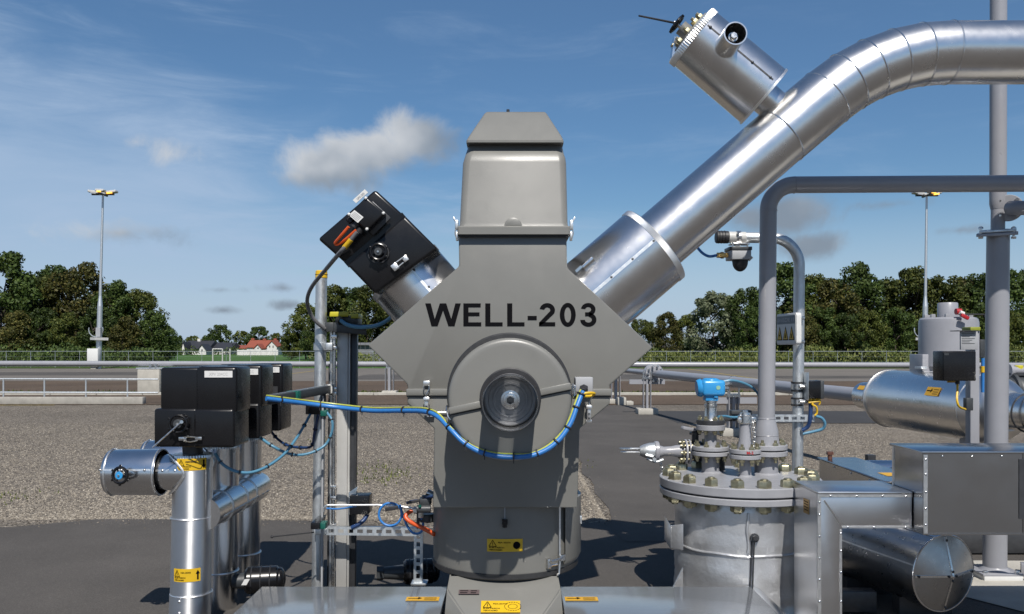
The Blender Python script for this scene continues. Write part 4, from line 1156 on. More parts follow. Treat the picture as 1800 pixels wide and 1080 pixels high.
tf = lambda a, b_: W(620 + a * 21 + b_ * 6, 352 - a * 19 + b_ * 5.5, 6.018)
g = G(); add_text(g, 'XPV-203', lambda a, b_: tf(a, 1 - b_), .2, .8, .25, .75, .02); part('print', g, M['greyink'], tp, None, False, None)
handwheel(va, W(665, 443, Yb - .05), (0, -1, 0), .066, M['black'], 6, M['dgrey'], 3, .14)
part('wheel_guard', G().torus(W(665, 445, Yb - .01), (0, 1, 0), .072, .006, 28, 6).cyl(W(665, 443, Yb + .02), W(665, 443, Yb - .05), .03, None, 14), M['dark_steel'], va)
la, lb_ = W(690, 473, Yb - .02), W(716, 452, Yb - .02)
part('clasp', G().beam(la, la.lerp(lb_, .34), .05, .02, .004, (0, 1, 0)).beam(la.lerp(lb_, .72), lb_, .042, .012, .003, (0, 1, 0)).tube([la.lerp(lb_, .25) + V((0, -.01, .024)), la.lerp(lb_, .75) + V((0, -.01, .02))], .005, 6).tube([la.lerp(lb_, .25) + V((0, -.01, -.02)), la.lerp(lb_, .75) + V((0, -.01, -.018))], .005, 6), M['alu_bright'], va)
part('orange_lead', G().tube([W(613, 399, 5.93), W(600, 414, 5.95), W(589, 428, 5.99), W(596, 429, 5.99), W(609, 420, 5.96), W(626, 405, 5.93)], .011, 8, 5), M['orange'], va)
gc = solo('grey_cable', G().tube([W(628, 408, 5.93), W(612, 428, 5.96), W(597, 445, 6.0), (W(576, 470, 6.3)), W(549, 503, 6.6), W(540, 528, 6.75), W(546, 552, 6.85), W(558, 568, 6.9), W(571, 578, 6.95)], .0155, 10, 6), M['greycable'], 'grey cable hanging from the tilted actuator to the cable post', 'cable')
part('yellow_marker', G().tube([W(617, 421.5, 5.945), W(612, 428, 5.955), W(605, 436, 5.97)], .0185, 10, 4), M['yellow'], gc)

# ------------------------------------------------------------------ big clad pipe going up to the right
YP = 6.45; sp = S(YP)
pl_ = thing('insulated_pipeline', 'large shiny aluminium clad pipe rising from the enclosure and bending level at top right', 'pipeline', W(1090, 500, YP))
pd = dvec(.758, -.652); c0 = W(1152, 430, YP)
part('sleeve', G().cyl(c0 - pd * .75, c0, .326, None, 72), M['alu'], pl_)
part('crimped_band', G().ribring(c0 - pd * .045, pd, .331, .05, 150, .010), M['alu_bright'], pl_)
part('sleeve_end', G().lathe(c0 - pd * .002, pd, [(0, .32), (.012, .23)], 48, False, False), M['alu_dull'], pl_)
sd = pd.cross(V((0, -1, 0))).normalized()
nA = (V((0, -1, 0)) * .99 - sd * .10).normalized()
if nA.z > 0: pass
s_ = seam(pl_, c0 - pd * .70 + nA * .326, c0 - pd * .05 + nA * .326, nA, .022, .004)
screws(pl_, [c0 - pd * (.06 + .2 * i) + nA * .327 for i in range(4)], nA, .011, M['dark_steel'])
part('sleeve_lug', G().cyl(W(1024, 471, 6.2), W(1042, 455, 6.2), .030, None, 16).beam(W(1012, 478, 6.2), W(1040, 452, 6.2), .03, .02), M['alu_dull'], pl_)
R0 = .230
pA = W(1464.5, 160.5, YP); th = math.atan2(.652, .758); Rb = 329 * sp; pE0 = W(1667, 93, YP)
cb = V((pE0.x, YP, pE0.z - Rb))
def bp(a): return cb + V((-math.sin(a) * Rb, 0, math.cos(a) * Rb))
pA = bp(th)
pS = W(1373, 239.5, YP); dS = (pA - pS).normalized()
part('straight_length', G().cyl(c0 - pd * .05, pS, R0, None, 72), M['alu'], pl_)
part('straight_length', G().cyl(pS, pA, R0 * 1.012, None, 72), M['alu'], pl_)
part('seam_bead', G().torus(pS, pd, R0 * 1.006, .005, 64, 6), M['alu'], pl_)
ng = 5; an = [th * (1 - i / ng) for i in range(ng + 1)]
def ring_at(p, nrm, r, n=72):
    x, y, z = frame(nrm, (0, 1, 0)); return [p + x * r * math.cos(6.2832 * i / n) + y * r * math.sin(6.2832 * i / n) for i in range(n)]
for i in range(ng):
    a, b_ = an[i], an[i + 1]; ta = V((math.cos(a), 0, math.sin(a))); tb = V((math.cos(b_), 0, math.sin(b_)))
    part('elbow_segment', G().rings([ring_at(bp(a), ta, R0 * 1.006), ring_at(bp(b_), tb, R0 * 1.002)], False, False), M['alu'], pl_)
for i in range(ng + 1):
    a = an[i]; part('seam_bead', G().torus(bp(a), (math.cos(a), 0, math.sin(a)), R0 * 1.004, .0055, 64, 6), M['alu'], pl_)
pE = bp(0); pend = V((11.0, YP, pE.z))
for i, (xa_, xb_) in enumerate(((pE.x, 4.9), (4.9, 7.6), (7.6, 11))):
    part('straight_length', G().cyl((xa_, YP, pE.z), (xb_, YP, pE.z), R0 * (1.0 + .006 * (i % 2)), None, 72), M['alu'], pl_)
    part('seam_bead', G().torus((xb_, YP, pE.z), (1, 0, 0), R0 * 1.004, .0055, 64, 6), M['alu'], pl_)

# valve in its own jacket on top
vj = thing('jacketed_valve', 'aluminium jacketed valve with black handwheel perched on the diagonal pipe', 'valve', W(1375, 195, YP))
vd = dvec(-.765, -.644); vb = W(1341, 170, YP); vt = W(1214.5, 63.5, YP)
vd = (vt - vb).normalized()
part('jacket', G().cyl(vb, vt, .245, .240, 64), M['alu'], vj)
part('base_lip', G().cyl(vb - vd * .012, vb + vd * .004, .252, None, 64), M['alu_bright'], vj)
part('crimped_band', G().ribring(vt - vd * .05, vd, .247, .055, 76, .025), M['alu_bright'], vj)
part('stub', G().cyl(vb - vd * .16, vb, .118, None, 40), M['alu'], vj)
part('saddle', G().lathe(vb - vd * .19, vd, [(0, .165), (.03, .13), (.06, .121)], 40), M['alu'], vj)
vx = V((0, -1, 0)); vs = vd.cross(vx).normalized()
nv = (vx * .985 - vs * .17).normalized() if vs.z < 0 else (vx * .985 + vs * .17).normalized()
seam(vj, vb + vd * .03 + nv * .243, vt - vd * .06 + nv * .239, nv, .012, .004, 0, M['dark_steel'])
screws(vj, [vb.lerp(vt, k) + nv * .246 for k in (.08, .32, .62, .88)], nv, .012, M['dark_steel'])
nc = W(1277, 82, 6.205)
part('nozzle', G().pipe(nc + V((0, .09, 0)), nc + V((.006, -.23, .012)), .083, .074, 40), M['alu'], vj)
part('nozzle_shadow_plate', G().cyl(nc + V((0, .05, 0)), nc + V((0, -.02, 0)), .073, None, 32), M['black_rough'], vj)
part('plug', G().cyl(nc + V((0, 0, 0)), nc + V((.004, -.17, .008)), .040, .034, 24).nut(nc + V((.004, -.17, .008)), (0, -1, .05), .026, .03), M['steel'], vj)
part('bonnet', G().cyl(vt + vd * .0, vt + vd * .02, .19, None, 40).cyl(vt, vt + vd * .10, .055, None, 24), M['grp'], vj)
g = G()
for i in range(10):
    q = 6.2832 * i / 10; c = vt + vd * .02 + (vs * math.cos(q) + vx * math.sin(q)) * .145; g.nut(c, vd, .026, .03).cyl(c, c + vd * .05, .014, None, 8)
part('bonnet_bolts', g, M['brass'], vj, None, True)
part('guard_plate', G().prism([vt + vs * .24 * (1 if vs.x < 0 else -1) + vx * .05, vt + vs * .10 * (1 if vs.x < 0 else -1) + vd * .09 + vx * .05, vt + vs * .1 * (1 if vs.x < 0 else -1) + vx * .05], (0, .1, 0)), M['alu_dull'], vj)
hc = vt + vd * .14
part('spindle', G().cyl(vt + vd * .08, hc + vd * .02, .016, None, 10), M['steel'], vj)
handwheel(vj, hc, vd, .075, M['black'], 8, None, 4, .2)
part('indicator_rod', G().cyl(hc + vd * .01, W(1123, 28, 6.3), .0085, .007, 8), M['black_rough'], vj)

# ------------------------------------------------------------------ left row of insulated risers with black actuator boxes
def riser(k, label):
    o = .6 * k; Y = 6.15 + o; X = -2.304
    t = thing('insulated_riser', label, 'riser pipe', (X, Y, 0), 'aluminium clad risers on the left')
    z = lambda py: H - (py - HY) * S(6.15)
    r = .139
    part('lower_length', G().cyl((X - .02, Y, .0), (X - .012, Y, z(1042)), r + .004, None, 56), M['alu_riser' if k == 0 else 'alu_dull'], t)
    part('middle_length', G().cyl((X - .012, Y, z(1040)), (X, Y, z(908)), r + .001, None, 56), M['alu_riser' if k == 0 else 'alu_dull'], t)
    part('upper_length', G().cyl((X, Y, z(908)), (X + .004, Y, z(803)), r, None, 56), M['alu_riser' if k == 0 else 'alu_dull'], t)
    for py in (1041, 908): part('seam_bead', G().torus((X - .006, Y, z(py)), (0, 0, 1), r + .002, .006, 48, 6), M['alu_bright'], t)
    part('crimped_band', G().ribring((X + .004, Y, z(806)), (0, 0, 1), r + .001, .035, 44, .05), M['alu_bright'], t)
    part('top_plate', G().cyl((X + .004, Y, z(803)), (X + .004, Y, z(800)), r - .005, None, 40).cyl((X + .004, Y, z(800)), (X, Y, z(780)), .07, None, 24), M['dark_steel'], t)
    sx = math.radians(62)
    nrm = V((math.sin(sx), -math.cos(sx), 0))
    seam(t, V((X - .006, Y, z(900))) + nrm * (r + .001), V((X + .002, Y, z(812))) + nrm * r, nrm, .012, .004)
    screws(t, [V((X - .018, Y, z(py))) + V((-.15, -.98, 0)).normalized() * (r + .004) for py in (1048, 1068)], (0, -1, 0), .011)
    zc = z(830)
    # side branch and jacketed cock
    ca, cbx = V((X - .10, Y, zc)), V((W(284, 0, 6.15).x - .03, Y, zc))
    part('branch', G().lathe(V((X - .02, Y, zc)), (-1, 0, 0), [(0, .139), (.10, .134), (.24, .122), (.32, .120)], 48, False, False), M['alu_dull'], t)
    j0, j1 = W(283, 0, 6.12).x, W(174, 0, 6.0).x
    part('branch_jacket', G().lathe((j0, Y, zc), (-1, 0, 0), [(0, .158), (.0, .166), (j0 - j1 - .03, .164), (j0 - j1 - .012, .158), (j0 - j1, .135), (j0 - j1 + .008, .0)], 56, False, False), M['alu_dull'], t)
    part('jacket_lining', G().lathe((j0 - .002, Y, zc), (-1, 0, 0), [(0, .157), (.26, .157), (.26, .11)], 48, False, False), M['dark_steel'], t)
    for xx in (j0 - .012, j1 + .035): part('seam_bead', G().torus((xx, Y, zc), (1, 0, 0), .166, .0055, 48, 6), M['alu_bright'], t)
    nr = V((0, -.97, .22)).normalized()
    seam(t, V((j1 + .04, Y, zc)) + nr * .164, V((j0 - .02, Y, zc)) + nr * .166, nr, .014, .004, 0)
    seam(t, V((j0, Y, zc)) + nr * .124, V((X - .12, Y, zc)) + nr * .136, nr, .014, .004, 0)
    screws(t, [V((j0 + d, Y, zc)) + nr * (.170 if d < 0 else .132) for d in (-.37, -.22, -.06, .05, .14)], nr, .011)
    part('mitre_weld', G().tube([V((X - .13, Y - .09, zc + .135)), V((X - .07, Y - .125, zc + .09)), V((X - .005, Y - .150, zc + .01)), V((X - .06, Y - .130, zc - .08)), V((X - .13, Y - .09, zc - .145))], .009, 8, 4), M['alu_bright'], t)
    wh = W(211, 836, 5.93); wh = V((wh.x, wh.y + o, wh.z))
    part('wheel_stem', G().cyl(wh, wh + V((0, .12, 0)), .022, None, 12), M['black_rough'], t)
    handwheel(t, wh, (-.15, -1, .05), .066, M['black'], 6, M['bluepaint'], 3, .16)
    if k == 0:
        sticker(t, cyl_fn((X - .006, Y, 0), r + .001, math.radians(6), z(1003)), 48 * S(6.02), 23 * S(6.02), 'up', 'HSA-20305')
        sticker(t, cyl_fn((X + .003, Y, 0), r + .001, math.radians(17), z(813) + .002), 52 * S(6.02), 21 * S(6.02), 'down', 'HSA-20305')
        part('lead', G().tube([W(326, 812, 5.99), W(338, 811.5, 5.985), W(348, 809, 5.985), W(353, 803, 6.0)], .0025, 6, 4), M['black_rough'], t)
    return t


riser(0, 'nearest clad riser carrying two yellow stickers under the front black box')
riser(1, 'middle clad riser partly hidden behind the stickered one')
riser(2, 'rearmost clad riser, furthest right of the row')
xt = thing('cross_pipe', 'clad crossover pipe running back along the row of risers', 'pipe', (-2.16, 6.7, .82))
zc = .855
part('crossover', G().cyl((-2.215, 6.13, zc), (-2.215, 7.02, zc), .120, None, 48), M['alu_dull'], xt)
part('crossover_end', G().lathe((-2.215, 7.02, zc), (0, 1, 0), [(0, .124), (.35, .124), (.44, .11), (.48, .06)], 48), M['alu_dull'], xt)
for y in (6.42, 6.78, 7.02): part('seam_bead', G().torus((-2.215, y, zc), (0, 1, 0), .122, .006, 40, 6), M['alu_bright'], xt)
nr = V((.94, -.2, -.28)).normalized()
seam(xt, V((-2.215, 6.25, zc)) + nr * .121, V((-2.215, 7.4, zc)) + nr * .123, nr, .014, .004, 0, M['alu_bright'])
screws(xt, [V((-2.215, 6.3 + i * .13, zc)) + nr * .125 for i in range(9)], nr, .010)

def act_box():
    Y0 = 5.95; g = lambda a, b_, c, d, dy, dd, bv: None
    t = thing('valve_actuator', 'front black box actuator with handwheel, clasp and white name label', 'actuator', (-2.2, 6.1, 1.33), 'black box actuators on the risers')
    x = lambda px: (px - CX) * S(Y0); z = lambda py: H - (py - HY) * S(Y0)
    def blk(x0, x1, y0, y1, ya, yb, bv=.03): return G().box(((x0 + x1) / 2, (ya + yb) / 2, (z(y0) + z(y1)) / 2), (x1 - x0, yb - ya, z(y0) - z(y1)), None, bv, 3)
    part('upper_housing', blk(x(280), x(350), 646.5, 727, Y0 + .012, Y0 + .36, .020), M['black'], t)
    part('upper_housing', blk(x(344), x(416), 645, 727, Y0, Y0 + .33, .024), M['black'], t)
    part('lower_housing', blk(x(271.5), x(347), 718.5, 786, Y0 - .012, Y0 + .37, .018), M['black'], t)
    part('lower_housing', blk(x(341), x(413), 719, 787, Y0 - .02, Y0 + .33, .022), M['black'], t)
    lb = part('name_label', G().box((x(384.5), Y0 - .003, z(658)), (49 * S(Y0), .006, 11.6 * S(Y0))), M['white'], t)
    f = plane_fn((x(384.5), Y0 - .006, z(658)), (1, 0, 0), (0, 0, 1), (0, -1, 0))(.001); q = G()
    add_text(q, 'XPV 204CC', f, -.065, .065, -.010, .010, .0); part('print', q, M['greyink'], lb, None, False, None)
    c = V((x(319), Y0 - .06, z(744)))
    part('wheel_boss', G().cyl(c + V((0, .06, 0)), c, .035, None, 16), M['black_rough'], t)
    handwheel(t, c, (.05, -1, 0), .072, M['black'], 6, M['dgrey'], 3, .13)
    part('clasp', G().box((x(325), Y0 - .035, z(770.5)), (.055, .022, .026), None, .004).box((x(353), Y0 - .042, z(770)), (.045, .01, .022), None, .002).tube([(x(328), Y0 - .05, z(767.5)), (x(340), Y0 - .055, z(766.5)), (x(352), Y0 - .05, z(768))], .004, 6).tube([(x(328), Y0 - .05, z(774)), (x(340), Y0 - .055, z(775.5)), (x(352), Y0 - .05, z(773))], .004, 6), M['steel'], t)
    return t


ab = act_box()
for k, lb in ((1, 'second black box actuator, partly hidden behind the front one'), (2, 'rearmost black box actuator of the row with a small latch plate')):
    c = copy_tree(ab); c.location = ab.location + V((0, .6 * k, 0)); c['label'] = lb
    if k == 2:
        BASE[c.name] = BASE[ab.name]; Yk = 5.95 + 1.2
        ap = V((W(482, 0, Yk).x, 5.945, H - (686 - HY) * S(Yk)))
        part('latch_plate', G().box(ap, (.062, .008, .062)).box(ap + V((-.035, -.006, 0)), (.012, .012, .07)), M['dark_steel'], c)
solo('actuator_lever', G().cyl(W(319, 742, 5.87), W(268, 787, 5.84), .0055, None, 8).cyl(W(319, 742, 5.88), W(319, 742, 5.84), .012, None, 10), M['steel'], 'thin steel lever rod slanting down from the handwheel of the front black box', 'lever')

# ------------------------------------------------------------------ galvanised pole, cable post and struts
gp = thing('galvanised_pole', 'round galvanised pole with a yellow cap, left of the enclosure', 'pole', W(557.5, 1041, 7.0) * 1.0)
gp.location.z = 0; BASE[gp.name] = gp.location.copy()
pb = V((W(557.5, 1050, 7.0).x, 7.0, 0)); pt_ = W(565, 489, 7.0)
part('tube', G().cyl(pb, pt_, .0465, None, 28), M['galv'], gp)
part('cap', G().cyl(W(565, 490, 7.0), W(565.1, 476, 7.0), .050, .047, 28, True, .006), M['yellow'], gp)
part('cap_rib', G().torus(W(565, 482.5, 7.0), (0, 0, 1), .050, .003, 28, 6), M['yellow'], gp)
for y in (609, ): part('pole_clamp', G().cyl(W(563.4, y + 7, 7.0), W(563.6, y - 6, 7.0), .056, None, 24).pbox(572, y - 6, 584, y + 7, 6.94, .1, .006), M['galv'], gp)
part('pole_clamp', G().pbox(560, y + 1200, 561, y + 1201, 7, .01), M['galv'], gp) if False else None

cp_ = thing('cable_post', 'pale aluminium cable channel post with yellow covered tray on top', 'post', (W(596, 0, 7.1).x, 7.12, 0))
def slab(x0t, x1t, yt, x0b, x1b, yb, Y, d, bev=.004):
    a = [W(x0b, yb, Y), W(x1b, yb, Y), W(x1b, yb, Y) + V((0, d, 0)), W(x0b, yb, Y) + V((0, d, 0)), W(x0t, yt, Y), W(x1t, yt, Y), W(x1t, yt, Y) + V((0, d, 0)), W(x0t, yt, Y) + V((0, d, 0))]
    return G().hexa(a, bev)
part('face_plate', slab(592.5, 612, 574, 590, 608.5, 1044, 7.05, .02), M['alu_matte'], cp_)
part('side_channel', slab(612.3, 616, 574, 609, 613, 1044, 7.06, .10), M['alu_matte'], cp_)
part('channel_back', slab(615.5, 627.5, 574, 611, 623.5, 1044, 7.09, .07), M['dark_steel'], cp_)
part('channel_lip', slab(624.5, 627.8, 574, 620.5, 624, 935, 7.07, .02, .002), M['dark_steel'], cp_)
part('conduit', G().cyl(W(582.5, 576, 7.04), W(580, 1044, 7.04), .011, None, 10), M['alu_bright'], cp_)
part('conduit', G().cyl(W(588, 576, 7.03), W(585.5, 1044, 7.03), .014, None, 10), M['steel'], cp_)
part('edge_strip', slab(577.5, 580, 640, 574.5, 577, 1044, 7.06, .04, .001), M['dark_steel'], cp_)
for y in (592, 612, 684, 692, 857, 876, 925): part('conduit_clip', G().pbox(582 - (y - 574) * .006, y - 3, 592 - (y - 574) * .006, y + 3, 7.0, .05, .003), M['steel'], cp_)
tr_ = part('cable_tray', G().hexa([W(582, 584, 6.98), W(644, 589, 6.9), W(644, 589, 7.2), W(582, 584, 7.25), W(582, 567, 6.98), W(644, 571, 6.9), W(644, 571, 7.2), W(582, 567, 7.25)], .004), M['dgrey'], cp_)
part('tray_end', G().pbox(571, 567, 586, 583, 6.97, .12, .006), M['dgrey'], tr_)
part('tray_wall', G().pbox(589, 556, 629, 570, 7.02, .2, .006), M['dgrey'], tr_)
part('cover', G().hexa([W(579, 557, 6.98), W(612, 557, 6.98), W(612, 557, 7.2), W(579, 557, 7.2), W(580, 548.5, 6.98), W(613, 548, 6.98), W(613, 548, 7.2), W(580, 548.5, 7.2)], .006), M['ylid'], cp_)
part('cover', G().pbox(616.5, 551.5, 630, 560, 7.0, .2, .006), M['ylid'], cp_)
part('gland', G().cyl(W(596, 562, 6.97), W(600, 566, 6.93), .03, None, 14), M['black_rough'], cp_)
pbx = part('junction_box', G().pbox(614, 872, 648, 905, 6.86, .17, .006), M['black'], cp_)
part('box_bracket', G().hexa([W(612, 905, 6.95), W(616, 905, 6.95), W(616, 905, 7.1), W(612, 905, 7.1), W(613, 866, 6.95), W(629, 855, 6.95), W(629, 855, 7.1), W(613, 866, 7.1)], .002), M['steel'], pbx)

tk = thing('tray_arm', 'dark cable arm reaching from the galvanised pole toward the black boxes', 'bracket', W(575, 690, 7.0))
A, B = W(578, 684, 6.97), W(473, 703.5, 6.15)
part('arm_channel', G().beam(A, B, .07, .062, .004), M['dgrey'], tk)
part('arm_lip', G().beam(A + V((.0, -.036, .034)), B + V((0, -.036, .034)), .012, .008), M['alu_bright'], tk)
part('wall_plate', G().pbox(575, 676, 584, 692, 6.93, .08, .004), M['offwhite'], tk)
part('cable_clamp', G().beam(A.lerp(B, .58) + V((0, -.01, -.01)), A.lerp(B, .64) + V((0, -.01, -.01)), .10, .09, .006), M['teal'], tk)
part('drop_leg', G().pbox(566, 686, 571, 738, 6.92, .05, .003), M['dark_steel'], tk)
bx_ = part('bracket_block', G().pbox(537, 709, 567, 729, 6.85, .12, .006), M['black'], tk)
part('cable_clamp', G().pbox(563, 722, 574, 732, 6.82, .12, .005), M['teal'], tk)

def slotted(parent, a, b_, w, n, depth=.035, name='slotted_strut', mat=None, up=(0, -1, 0)):
    """channel with real slots: two rails, webs between the slots, and folded flanges"""
    a, b_ = V(a), V(b_); d = (b_ - a); l = d.length; d.normalize(); nr = V(up); s_ = d.cross(nr).normalized(); g = G(); t_ = .004
    for k in (-1, 1):
        g.beam(a + s_ * k * w * .36, b_ + s_ * k * w * .36, t_, w * .28, 0, s_.cross(d)) if False else None
        c = s_ * (k * w * .355)
        g.prism([a + c - s_ * w * .145, b_ + c - s_ * w * .145, b_ + c + s_ * w * .145, a + c + s_ * w * .145], nr * -t_)
        e = s_ * (k * (w * .5 - t_ / 2)); g.prism([a + e - s_ * t_ / 2 - nr * t_ * 1.2, b_ + e - s_ * t_ / 2 - nr * t_ * 1.2, b_ + e + s_ * t_ / 2 - nr * t_ * 1.2, a + e + s_ * t_ / 2 - nr * t_ * 1.2], nr * -depth)
    for i in range(n + 1):
        f_ = a + d * (l * i / n); hw = l / n * .21
        lo_, hi = max(0, -hw), hw
        p, q = f_ - d * hw, f_ + d * hw
        if i == 0: p = a
        if i == n: q = b_
        g.prism([p - s_ * w * .209, q - s_ * w * .209, q + s_ * w * .209, p + s_ * w * .209], nr * -t_)
    return part(name, g, mat or M['galv'], parent)


sf = thing('strut_frame', 'slotted steel strut frame with valve tubing left of the drum', 'bracket', W(650, 940, 6.9))
slotted(sf, W(574, 933.5, 6.86), W(742, 935.5, 6.86), 15 * S(6.86), 10)
slotted(sf, W(735.5, 936, 6.84), W(734.5, 1034, 6.84), 15.5 * S(6.84), 7)
part('foot_plate', G().pbox(722, 1026, 750, 1030, 6.8, .12, .003), M['galv'], sf)
part('bracket_block', G().hexa([W(546, 931, 6.55), W(562, 931, 6.55), W(569, 921, 7.0), W(556, 921, 7.0), W(546, 919, 6.55), W(562, 919, 6.55), W(574, 905, 7.0), W(562, 905, 7.0)], .005), M['black'], sf)
part('cable_clamp', G().pbox(561, 919.5, 572, 931, 6.6, .10, .006), M['teal'], sf)
part('angle_plate', G().pbox(552, 929, 575, 941, 6.9, .05, .003), M['galv'], sf)
tl_ = thing('instrument_tube', 'thin pale instrument tube bending over the strut frame to the small valve', 'tube', W(650, 888, 6.75))
part('tube_run', G().tube(bend(W(569, 900, 6.72), W(569.5, 888.5, 6.72), W(664, 888, 6.72), .03) + [W(700, 890, 6.72), W(722, 893, 6.72), W(730, 897, 6.72)], .0085, 10), M['alu_bright'], tl_)
part('riser_tube', G().cyl(W(567.5, 696, 6.85), W(565.5, 1046, 6.85), .009, None, 10), M['boxgrey'], tl_)
part('lower_tube', G().tube([W(700, 889, 6.74), W(716, 893, 6.73), W(727, 894, 6.72), W(733, 899, 6.72)], .0055, 8, 5), M['alu_bright'], tl_)
iv = thing('instrument_valve', 'small black and steel instrument valve block against the drum', 'valve', W(745, 890, 6.6))
part('body', G().pbox(736, 877, 757, 889, 6.5, .09, .008).pbox(741, 872, 750, 879, 6.52, .06, .006).cyl(W(733, 895, 6.5), W(757, 895, 6.5), .03, None, 14), M['dgrey'], iv)
part('lever', G().beam(W(677, 896, 6.52), W(700, 892, 6.52), .018, .03, .004).beam(W(716, 884, 6.5), W(738, 880, 6.5), .016, .022, .004), M['black_rough'], iv)
part('fitting', G().nut(W(727, 897, 6.6), (1, 0, 0), .028, .05).nut(W(740, 901, 6.5), (0, 0, -1), .022, .04).cyl(W(750, 866, 6.6), W(762, 872, 6.6), .03, None, 14), M['steel'], iv)
part('green_ring', G().cyl(W(738, 892, 6.47), W(738, 888, 6.47), .012, None, 10), M['teal'], iv)
part('dark_knob', G().cyl(W(751, 903, 6.62), W(751, 917, 6.62), .065, None, 18, True, .008), M['dgrey'], iv)
part('stop_rod', G().pbox(732, 898, 737, 930, 6.6, .03, .004), M['dark_steel'], iv)


def motor(px, py, Y, label, tag):
    c = W(px, py, Y); t = thing('drain_motor', label, 'motor', (c.x, c.y, c.z - .1), 'small dark motors near the ground')
    part('housing', G().cyl(c + V((-.14, 0, 0)), c + V((.12, .05, 0)), .105, None, 28, True, .02).sphere(c + V((.12, .05, 0)), .095, 18, (1, .2, 0), .5), M['black'], t)
    for k in range(3): part('rib', G().torus(c + V((-.09 + .07 * k, .012 + .012 * k, 0)), (1, .19, 0), .106, .006, 28, 6), M['black_rough'], t)
    part('shaft', G().cyl(c + V((-.30, -.03, 0)), c + V((-.13, 0, 0)), .05, .065, 18).nut(c + V((-.36, -.04, 0)), (1, .15, 0), .06, .06), M['dgrey'], t)
    part('stand', G().box(c + V((0, .02, -(c.z) / 2 - .02)), (.12, .12, c.z - .1)), M['dark_steel'], t)
    if tag: part('tag_plate', G().prism(P2([(424, 1029), (430, 1018.5), (439, 1018.5), (433, 1029)], Y - .16), (0, .004, 0)), M['white'], t)
    return t


motor(462, 1021, 6.75, 'dark round motor with a white tag beside the riser row', True)
motor(738, 1006, 7.25, 'dark round motor behind the upright slotted strut', False)
# ------------------------------------------------------------------ the silver vessel with its bolted lid
VX, VY = W(1299.5, 0, 6.98).x, 6.98
ZT = H - (838 - HY) * S(6.98); RF = .643
vs_ = thing('separator_vessel', 'silver painted upright vessel with big bolted flange lid', 'vessel', (VX, VY, 0))
bd = G(); prof = [(0, .55), (.05, .528)]
for i in range(1, 26):
    z = .05 + (ZT - .22) * i / 25; prof.append((z, .522 + .003 * math.sin(i * .9) + .002 * math.sin(i * 2.9)))
prof += [(ZT - .155, .516), (ZT - .135, .516)]
bd.lathe((VX, VY, 0), (0, 0, 1), prof, 96)
for v in bd.bm.verts:
    r = V((v.co.x - VX, v.co.y - VY, 0)); k = 1 + .007 * mnoise.noise(v.co * V((3, 3, 4.5))) + .006 * mnoise.noise(v.co * 8)
    if v.co.z < ZT - .16: v.co.x = VX + r.x * k; v.co.y = VY + r.y * k
part('shell', bd, M['vessel'], vs_, ang=70)
for (za_, zb_, an_) in ((.50, ZT - .20, -8),): part('weld_seam', G().tube([V((VX + .531 * math.sin(math.radians(an_ + .6 * math.sin(i))), VY - .531 * math.cos(math.radians(an_)), za_ + (zb_ - za_) * i / 8)) for i in range(9)], .012, 8), M['vessel'], vs_)
part('weld_seam', G().tube([V((VX + .523 * math.sin(t * .07), VY - .523 * math.cos(t * .07), .47 + .003 * math.sin(t * .6))) for t in range(-27, 28)], .010, 8), M['vessel'], vs_)
part('lower_flange', G().lathe((VX, VY, 0), (0, 0, 1), [(ZT - .135, RF - .006), (ZT - .129, RF), (ZT - .089, RF), (ZT - .083, RF - .006)], 96), M['flange'], vs_)
part('flange_gasket', G().lathe((VX, VY, 0), (0, 0, 1), [(ZT - .084, RF - .022), (ZT - .069, RF - .022)], 96), M['black_rough'], vs_)
part('upper_flange', G().lathe((VX, VY, 0), (0, 0, 1), [(ZT - .070, RF - .006), (ZT - .064, RF), (ZT - .006, RF), (ZT, RF - .006)], 96), M['flange'], vs_)
bm1 = G().nut((0, 0, 0), (0, 0, 1), .055, .054).cyl((0, 0, .035), (0, 0, .066), .031, None, 12, True, .006).mesh('flange_bolt'); bm1.materials.append(M['brass'])
bm2 = G().nut((0, 0, 0), (0, 0, -1), .054, .05).cyl((0, 0, -.04), (0, 0, -.062), .028, None, 10).mesh('flange_nut'); bm2.materials.append(M['brass'])
for i in range(18):
    a = math.radians(3.7 + 20 * i); x, y = VX + .568 * math.sin(a), VY - .568 * math.cos(a)
    inst('flange_bolt', bm1, vs_, (x, y, ZT), (0, 0, i * 1.1)); inst('flange_nut', bm2, vs_, (x, y, ZT - .135), (0, 0, i * .7))


def nozzle(px, Y, r, yb, yf1, yf0, rf, nb, label=None):
    s = S(Y); x = (px - CX) * s; z = lambda y: H - (y - HY) * s
    part('nozzle_neck', G().cyl((x, Y, ZT - .02), (x, Y, z(yf1)), r, None, 32), M['pipe_grey'], vs_)
    part('weld_collar', G().lathe((x, Y, ZT), (0, 0, 1), [(0, r + .014), (.012, r + .002)], 32), M['pipe_grey'], vs_)
    h = z(yf0) - z(yf1); f1 = h * .44
    part('nozzle_flange', G().cyl((x, Y, z(yf1)), (x, Y, z(yf1) + f1), rf, None, 40, True, .004), M['flange'], vs_)
    part('nozzle_gasket', G().cyl((x, Y, z(yf1) + f1), (x, Y, z(yf0) - f1), rf - .014, None, 36), M['black_rough'], vs_)
    part('nozzle_flange', G().cyl((x, Y, z(yf0) - f1), (x, Y, z(yf0)), rf, None, 40, True, .004), M['flange'], vs_)
    for i in range(nb):
        a = 6.2832 * (i + .35) / nb; c = V((x + math.cos(a) * rf * .80, Y + math.sin(a) * rf * .80, 0))
        b = part('stud_bolt', G().nut(c + V((0, 0, z(yf0))), (0, 0, 1), .022, .022).nut(c + V((0, 0, z(yf1))), (0, 0, -1), .022, .022).cyl(c + V((0, 0, z(yf1) - .05)), c + V((0, 0, z(yf0) + .045)), .012, None, 8), M['brass'], vs_)
    return x, z


